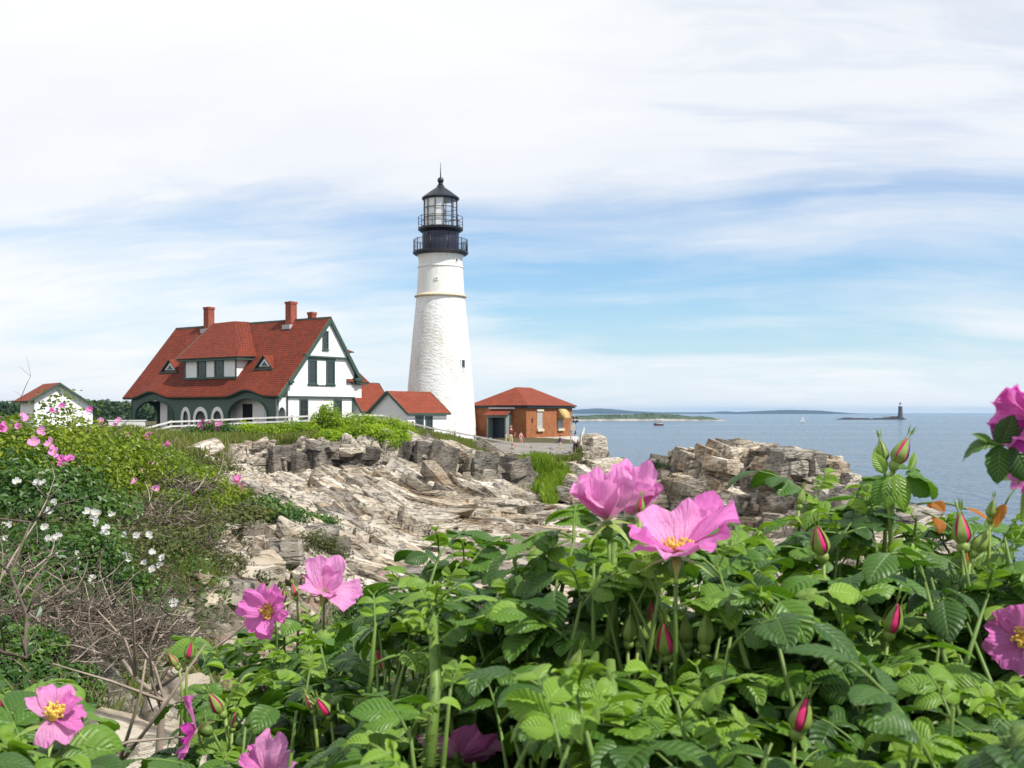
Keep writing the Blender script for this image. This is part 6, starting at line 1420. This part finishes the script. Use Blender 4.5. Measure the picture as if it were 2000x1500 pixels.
# B: left of the centre
B = Bush('rose_bush', 'rose bush left of the centre carrying two bright pink blooms side by side', (-.30, 1.35, GZ), 702)
canopy(B, 440, 740, SIL, 30, 1.45, .90)
for p in ((530, 1278, 1.32), (600, 1262, 1.33), (665, 1236, 1.3), (485, 1292, 1.3), (560, 1300, 1.25), (630, 1280, 1.25), (400, 1290, 1.3), (470, 1262, 1.4), (545, 1262, 1.4), (610, 1230, 1.4), (690, 1215, 1.35), (440, 1380, 1.1), (410, 1420, 1.15), (500, 1420, .95), (430, 1510, .9)): B.shoot(P(*p), size=1.0, young=1)
B.flower(P(527, 1196, 1.30), (-.12, -.90, .30), .034, [(1.55, .25, .2, 1.0, 1.15), (2.75, .75, -.3, 1.2, 1.0), (4.2, .1, -.2, .95, 1.15), (5.4, .5, .2, .9, 1.2), (.35, .65, .2, 1.0, 1.15)], 'petal', wr=2.6)
B.flower(P(634, 1158, 1.36), (.10, -.35, .60), .042, [(1.75, .95, .1, 1.15, 1.2), (-.25, .2, -.1, 1.1, 1.25), (3.2, .35, .3, .8, .9), (4.9, .25, .5, .5, .8), (1.0, 1.0, .2, .8, 1.0)], 'petal', stam=False)
B.flower(P(512, 1330, 1.35), (.3, -.7, .2), .026, [(.6, .2, 0, 1, .5), (2.6, .2, .2, .8, .7), (5.4, .2, 0, .7, .5)], 'petal', stam=False)
B.flower(P(385, 1425, 1.05), (-.8, -.3, .2), .030, [(1.0, .5, 0, 1.2, .8), (4.6, .3, .2, 1.0, .8), (5.6, .6, 0, .8, .7)], 'petal_deep', stam=False)
B.flower(P(522, 1510, .85), (.1, -.45, .6), .028, [(1.5, 1.0, -.2, 1.2, .9), (2.6, .5, .1, .9, .9), (.3, .5, .0, .9, .9), (4.0, .1, .2, .8, .9), (5.4, .1, .2, .8, 1.0)], 'petal', stam=False)
for a in ((368, 1285, 1.15, .022, .6, (-.25, -.1, 1)), (345, 1300, 1.15, .018, .1, (-.5, 0, 1)), (640, 1395, .95, .024, .9, (-.6, -.3, .8)), (610, 1385, .95, .018, .1, (-.4, 0, 1)), (432, 1390, 1.0, .026, .35, (-.35, -.1, 1)), (455, 1420, 1.0, .018, .1, (.3, 0, 1)), (752, 1305, 1.0, .024, .6, (0, -.2, 1)), (578, 1165, 1.38, .020, .5, (-.1, 0, 1)), (555, 1170, 1.38, .016, .4, (-.3, 0, 1))): B.bud(P(*a[:3]), a[5], a[3], a[4])
B.finish()
# C: the centre
C_b = Bush('rose_bush', 'rose bush in the centre with a thick bristly upright cane', (-.08, 1.05, GZ), 703)
canopy(C_b, 730, 1150, SIL, 50, 1.12, .66)
for p in ((860, 1075, 1.0), (905, 1095, .98), (790, 1155, 1.05), (960, 1110, 1.0), (1070, 1115, .95), (845, 1190, .82), (1010, 1180, .9), (740, 1230, .95), (930, 1230, .85)): C_b.shoot(P(*p), size=1.0, young=1)
C_b.bristle(P(838, 1500, .74), P(846, 1205, .80), .0042, 150); C_b.shoot(P(847, 1182, .80), (.02, 0, 1), 8, .85, 3); C_b.shoot(P(850, 1240, .79), (.2, -.1, 1), 4, .8, 1); C_b.shoot(P(880, 1345, .70), (.1, -.1, 1), 6, .9, 1); C_b.shoot(P(800, 1420, .69), (-.1, -.1, 1), 7, .9, 1)
C_b.flower(P(893, 1488, .80), (.05, .55, .55), .033, [(1.2, .5, -.2, 1, 1.1), (2.5, .5, .1, 1.0, 1.1), (.1, .4, .1, 1.05, 1.2), (3.8, .1, .3, 1.1, 1.1), (5.3, .2, .3, 1.0, 1.1)], 'petal', stam=False)
for a in ((735, 1270, 1.0, .024, 0, (0, 0, 1)), (780, 1300, 1.0, .018, 0, (.2, 0, 1)), (1120, 1310, .72, .020, 0, (0, 0, 1)), (1160, 1130, 1.0, .022, 0, (-.1, 0, 1)), (1038, 1110, 1.0, .018, 0, (0, 0, 1))): C_b.bud(P(*a[:3]), a[5], a[3], a[4])
C_b.finish()
# D: right of the centre
D_b = Bush('rose_bush', 'rose bush right of the centre topped by the largest open pink bloom', (.18, .95, GZ), 704)
canopy(D_b, 1130, 1560, SIL, 50, 1.05, .62)
for p in ((1200, 1230, .95), (1290, 1205, 1.0), (1360, 1190, .97), (1240, 1295, .88), (1330, 1305, .86), (1400, 1260, .9), (1160, 1290, .85), (1200, 1085, .84), (1160, 1100, .80), (1260, 1112, .78), (1330, 1128, .74), (1400, 1100, .8), (1290, 1140, .76), (1365, 1150, .73), (1225, 1140, .8), (1150, 1085, .95), (1440, 1085, .92), (1370, 1110, .95), (1250, 1120, .9), (1500, 1060, 1.0), (1185, 1180, .8), (1320, 1180, .85), (1470, 1150, .85)): D_b.shoot(P(*p), size=1.0, young=1)
D_b.shoot(P(1125, 1040, .86), (.25, 0, 1), 4, .95, 0, a0=2.9)
for dx, dz, sc in ((-1.0, .15, 1.0), (-.7, -.3, .95), (-.9, .5, .8)): D_b.leaf(np.array(P(1118, 1050, .86)) - np.array(D_b.root), (dx, -.25, dz), (0, 0, 1), .80 * sc, .6, 2)
D_b.flower(P(1186, 1016, .82), (-.10, -.25, 1), .0335, [(4.6, 1.05, .35, 1.2, 1.35), (2.9, 1.0, -.2, 1.05, 1.2), (.2, 1.15, .1, 1.1, 1.2), (1.4, 1.2, .1, 1.15, 1.2), (3.6, .85, .0, 1.1, 1.0)], 'petal_pale', stam=False)
D_b.flower(P(1232, 1008, .88), (.10, -.2, 1), .0345, [(4.7, 1.1, .2, 1.05, 1.1), (2.6, 1.15, .1, 1.25, 1.1), (.3, 1.0, .0, 1.0, 1.2), (1.6, 1.2, .1, 1.3, 1.15), (5.6, .95, .1, .95, 1.1)], 'petal_pale', stam=False)
D_b.flower(P(1322, 1084, .745), (.02, -.12, 1), .0365, [(3.35, .40, .25, 1.08, 1.0), (4.2, .22, .05, 1.0, 1.35), (.50, .72, -.15, 1.50, .95), (1.75, .95, .1, 1.0, 1.35), (5.65, .40, .1, 1.0, 1.25)], 'petal_pale')
D_b.flower(P(1487, 1095, 1.15), (.1, -.8, .4), .018, None, 'petal_pale', stam=False)
for a in ((1268, 1215, .85, .021, .9, (.05, 0, 1)), (1228, 1250, .80, .024, 0, (-.05, 0, 1)), (1252, 1252, .80, .022, 0, (.15, 0, 1)), (1300, 1275, .78, .028, .45, (-.5, -.1, 1)), (1342, 1252, .80, .026, 0, (.1, 0, 1)), (1376, 1256, .78, .028, 0, (-.05, 0, 1)), (1558, 1425, .66, .024, .8, (-.1, -.1, 1)), (1250, 1000, .84, .014, .6, (.2, 0, 1))): D_b.bud(P(*a[:3]), a[5], a[3], a[4])
D_b.bristle(P(1188, 1500, .66), P(1192, 1290, .70), .0040, 40); D_b.bristle(P(1180, 1300, .80), P(1200, 1060, .83), .0030, 20)
D_b.finish()
# E: the right
E_b = Bush('rose_bush', 'tall rose bush on the right with crimson buds against the water', (.52, 1.05, GZ), 705)
canopy(E_b, 1540, 2040, SIL, 54, 1.10, .62)
for p in ((1592, 965, 1.05), (1670, 975, 1.0), (1700, 1020, .95), (1790, 1010, .98), (1640, 1040, .95), (1880, 1075, .85), (1960, 1040, .85), (1560, 1040, 1.0), (2010, 1010, .9), (1800, 1110, .8), (1930, 1160, .75)): E_b.shoot(P(*p), size=1.0, young=1)
canopy(E_b, 2050, 2700, [(2050, 990), (2700, 1010)], 46, 1.10, .66)
E_b.shoot(P(1748, 905, .95), (.05, 0, 1), 6, .80, 1, a0=.2)
for dx, dz, sc in ((1.0, .35, 1.0), (.8, -.1, .9)): E_b.leaf(np.array(P(1766, 925, .95)) - np.array(E_b.root), (dx, -.2, dz), (0, 0, 1), .85 * sc, .5, 1)
E_b.flower(P(2006, 1250, .80), (-.60, -.55, .35), .027, [(1.5, .45, .1, 1.05, 1.2), (2.8, .35, .1, 1.1, 1.2), (4.1, .25, .0, 1.05, 1.2), (5.4, .3, .0, 1.0, 1.2), (.3, .35, .1, 1.0, 1.2)], 'petal')
for a in ((1605, 1080, .90, .029, .55, (-.04, -.1, 1)), (1738, 1232, .80, .027, .75, (0, -.15, 1)), (1880, 1060, .90, .030, .45, (.10, 0, 1)), (1905, 1075, .90, .026, 0, (.35, 0, 1)), (1750, 902, .95, .030, .40, (.30, -.05, 1)), (1725, 900, .96, .024, 0, (-.05, 0, 1)), (1858, 1160, .95, .022, .9, (0, -.1, 1)), (1892, 1150, .95, .022, .8, (.1, 0, 1)), (1562, 985, 1.02, .020, 0, (.3, 0, 1)), (1935, 1010, .9, .018, 0, (.1, 0, 1))): E_b.bud(P(*a[:3]), a[5], a[3], a[4])
for p, d, sc in (((1790, 985, .97), (1, -.2, .2), .62), ((1800, 1000, .97), (.9, -.3, -.3), .60), ((1690, 1165, .95), (.2, -.4, -.6), .7), ((2030, 930, .9), (-.8, -.2, -.1), .6), ((1700, 1130, .95), (-.3, -.5, -.3), .6)): E_b.leaf(np.array(P(*p)) - np.array(E_b.root), d, (0, 0, 1), sc, .5, 1, dry=True)
E_b.one((1768, 927, .95), (1, -.05, .20), (-.1, -.35, 1), .0430, .45, 1.9, .25, .72)
E_b.one((1766, 935, .95), (.75, -.2, -.35), (-.2, -.8, .6), .0290, .35, .7, .2, .7)
for a_, d_, n_, l_, r_ in (((1735, 930, .95), (-.5, -.2, -.75), (-.4, -.8, .5), .030, .5), ((1745, 925, .95), (-.25, -.4, -1), (0, -1, .1), .032, .75), ((1752, 925, .95), (.15, -.4, -1), (0, -1, .1), .034, .8), ((1730, 925, .95), (-.5, 0, .8), (-.5, -.7, .3), .022, .9), ((1775, 918, .95), (.5, 0, .9), (.5, -.7, .3), .018, .8), ((1720, 905, .955), (-.35, 0, .9), (-.6, -.7, .2), .016, .95)): E_b.one(a_, d_, n_, l_, r_, .5, .3, .55)
E_b.bristle(P(1975, 1560, .50), P(2010, 1420, .50), .0085, 90)
E_b.finish()
# F: the cane leaning in at the right edge
F_b = Bush('rose_cane', 'single cane leaning in at the right edge with a deep magenta bloom', (.42, .66, GZ), 706)
F_b.shoot(P(2030, 880, .66), (.12, 0, 1), 2, .75, 0, a0=.4)
F_b.st.tube([P(2032, 884, .66) - F_b.root, P(1990, 872, .66) - F_b.root, P(1950, 868, .66) - F_b.root, P(1930, 862, .66) - F_b.root], [.0013, .0011, .0009, .0007], 5)
F_b.one((1950, 868, .66), (-1, 0, .22), (.1, -.55, .85), .0265, .30, 1.75, .35, .62)
F_b.one((1953, 869, .66), (-.12, -.25, -1), (-.2, -1, .2), .0245, .15, .5, .25, .75)
F_b.one((1953, 872, .66), (.35, -.2, 1), (-.4, -1, .1), .0215, .08, .4, .25, .72)
F_b.one((1978, 868, .66), (.35, -.2, -.75), (0, -1, .25), .0260, .05, .6, .2, .8)
F_b.one((1938, 864, .66), (-.75, .1, .55), (0, -.7, .7), .0130, .55, .6, .3, .6)
F_b.one((1998, 872, .66), (.5, -.1, .6), (0, -1, .2), .0230, .2, .4, .2, .7)
F_b.flower(P(2016, 818, .665), (-.75, -.50, .12), .0235, [(1.55, .75, .3, 1.1, 1.4), (2.8, .7, .2, 1.0, 1.4), (4.1, .6, .2, 1.05, 1.4), (5.3, .7, .2, 1.15, 1.4), (.3, .8, .2, 1.0, 1.4)], 'petal_deep', stam=False, wr=3.0)
F_b.flower(P(2012, 862, .67), (-.5, -.6, .2), .014, None, 'petal_pale', stam=False)
F_b.flower(P(2016, 930, .70), (-.6, -.5, .3), .014, None, 'petal', stam=False)
F_b.finish()
# ------------------------------------------------------------------ the air over the sea
m = bpy.data.materials.new('sea_air'); m.use_nodes = True; t = NT(m.node_tree); t.t.nodes.clear()
pv = t.n('VolumePrincipled', Color=(.42, .68, 1.0, 1), Density=5.5e-5, Anisotropy=.2); o_ = t.n('OutputMaterial'); t.t.links.new(pv.outputs[0], o_.inputs['Volume'])
mb = MB(); mb.box(-12300, 12300, -120, 14400, -3.2, 64); hz_o = mb.build('haze', m); hz_o['kind'] = 'stuff'
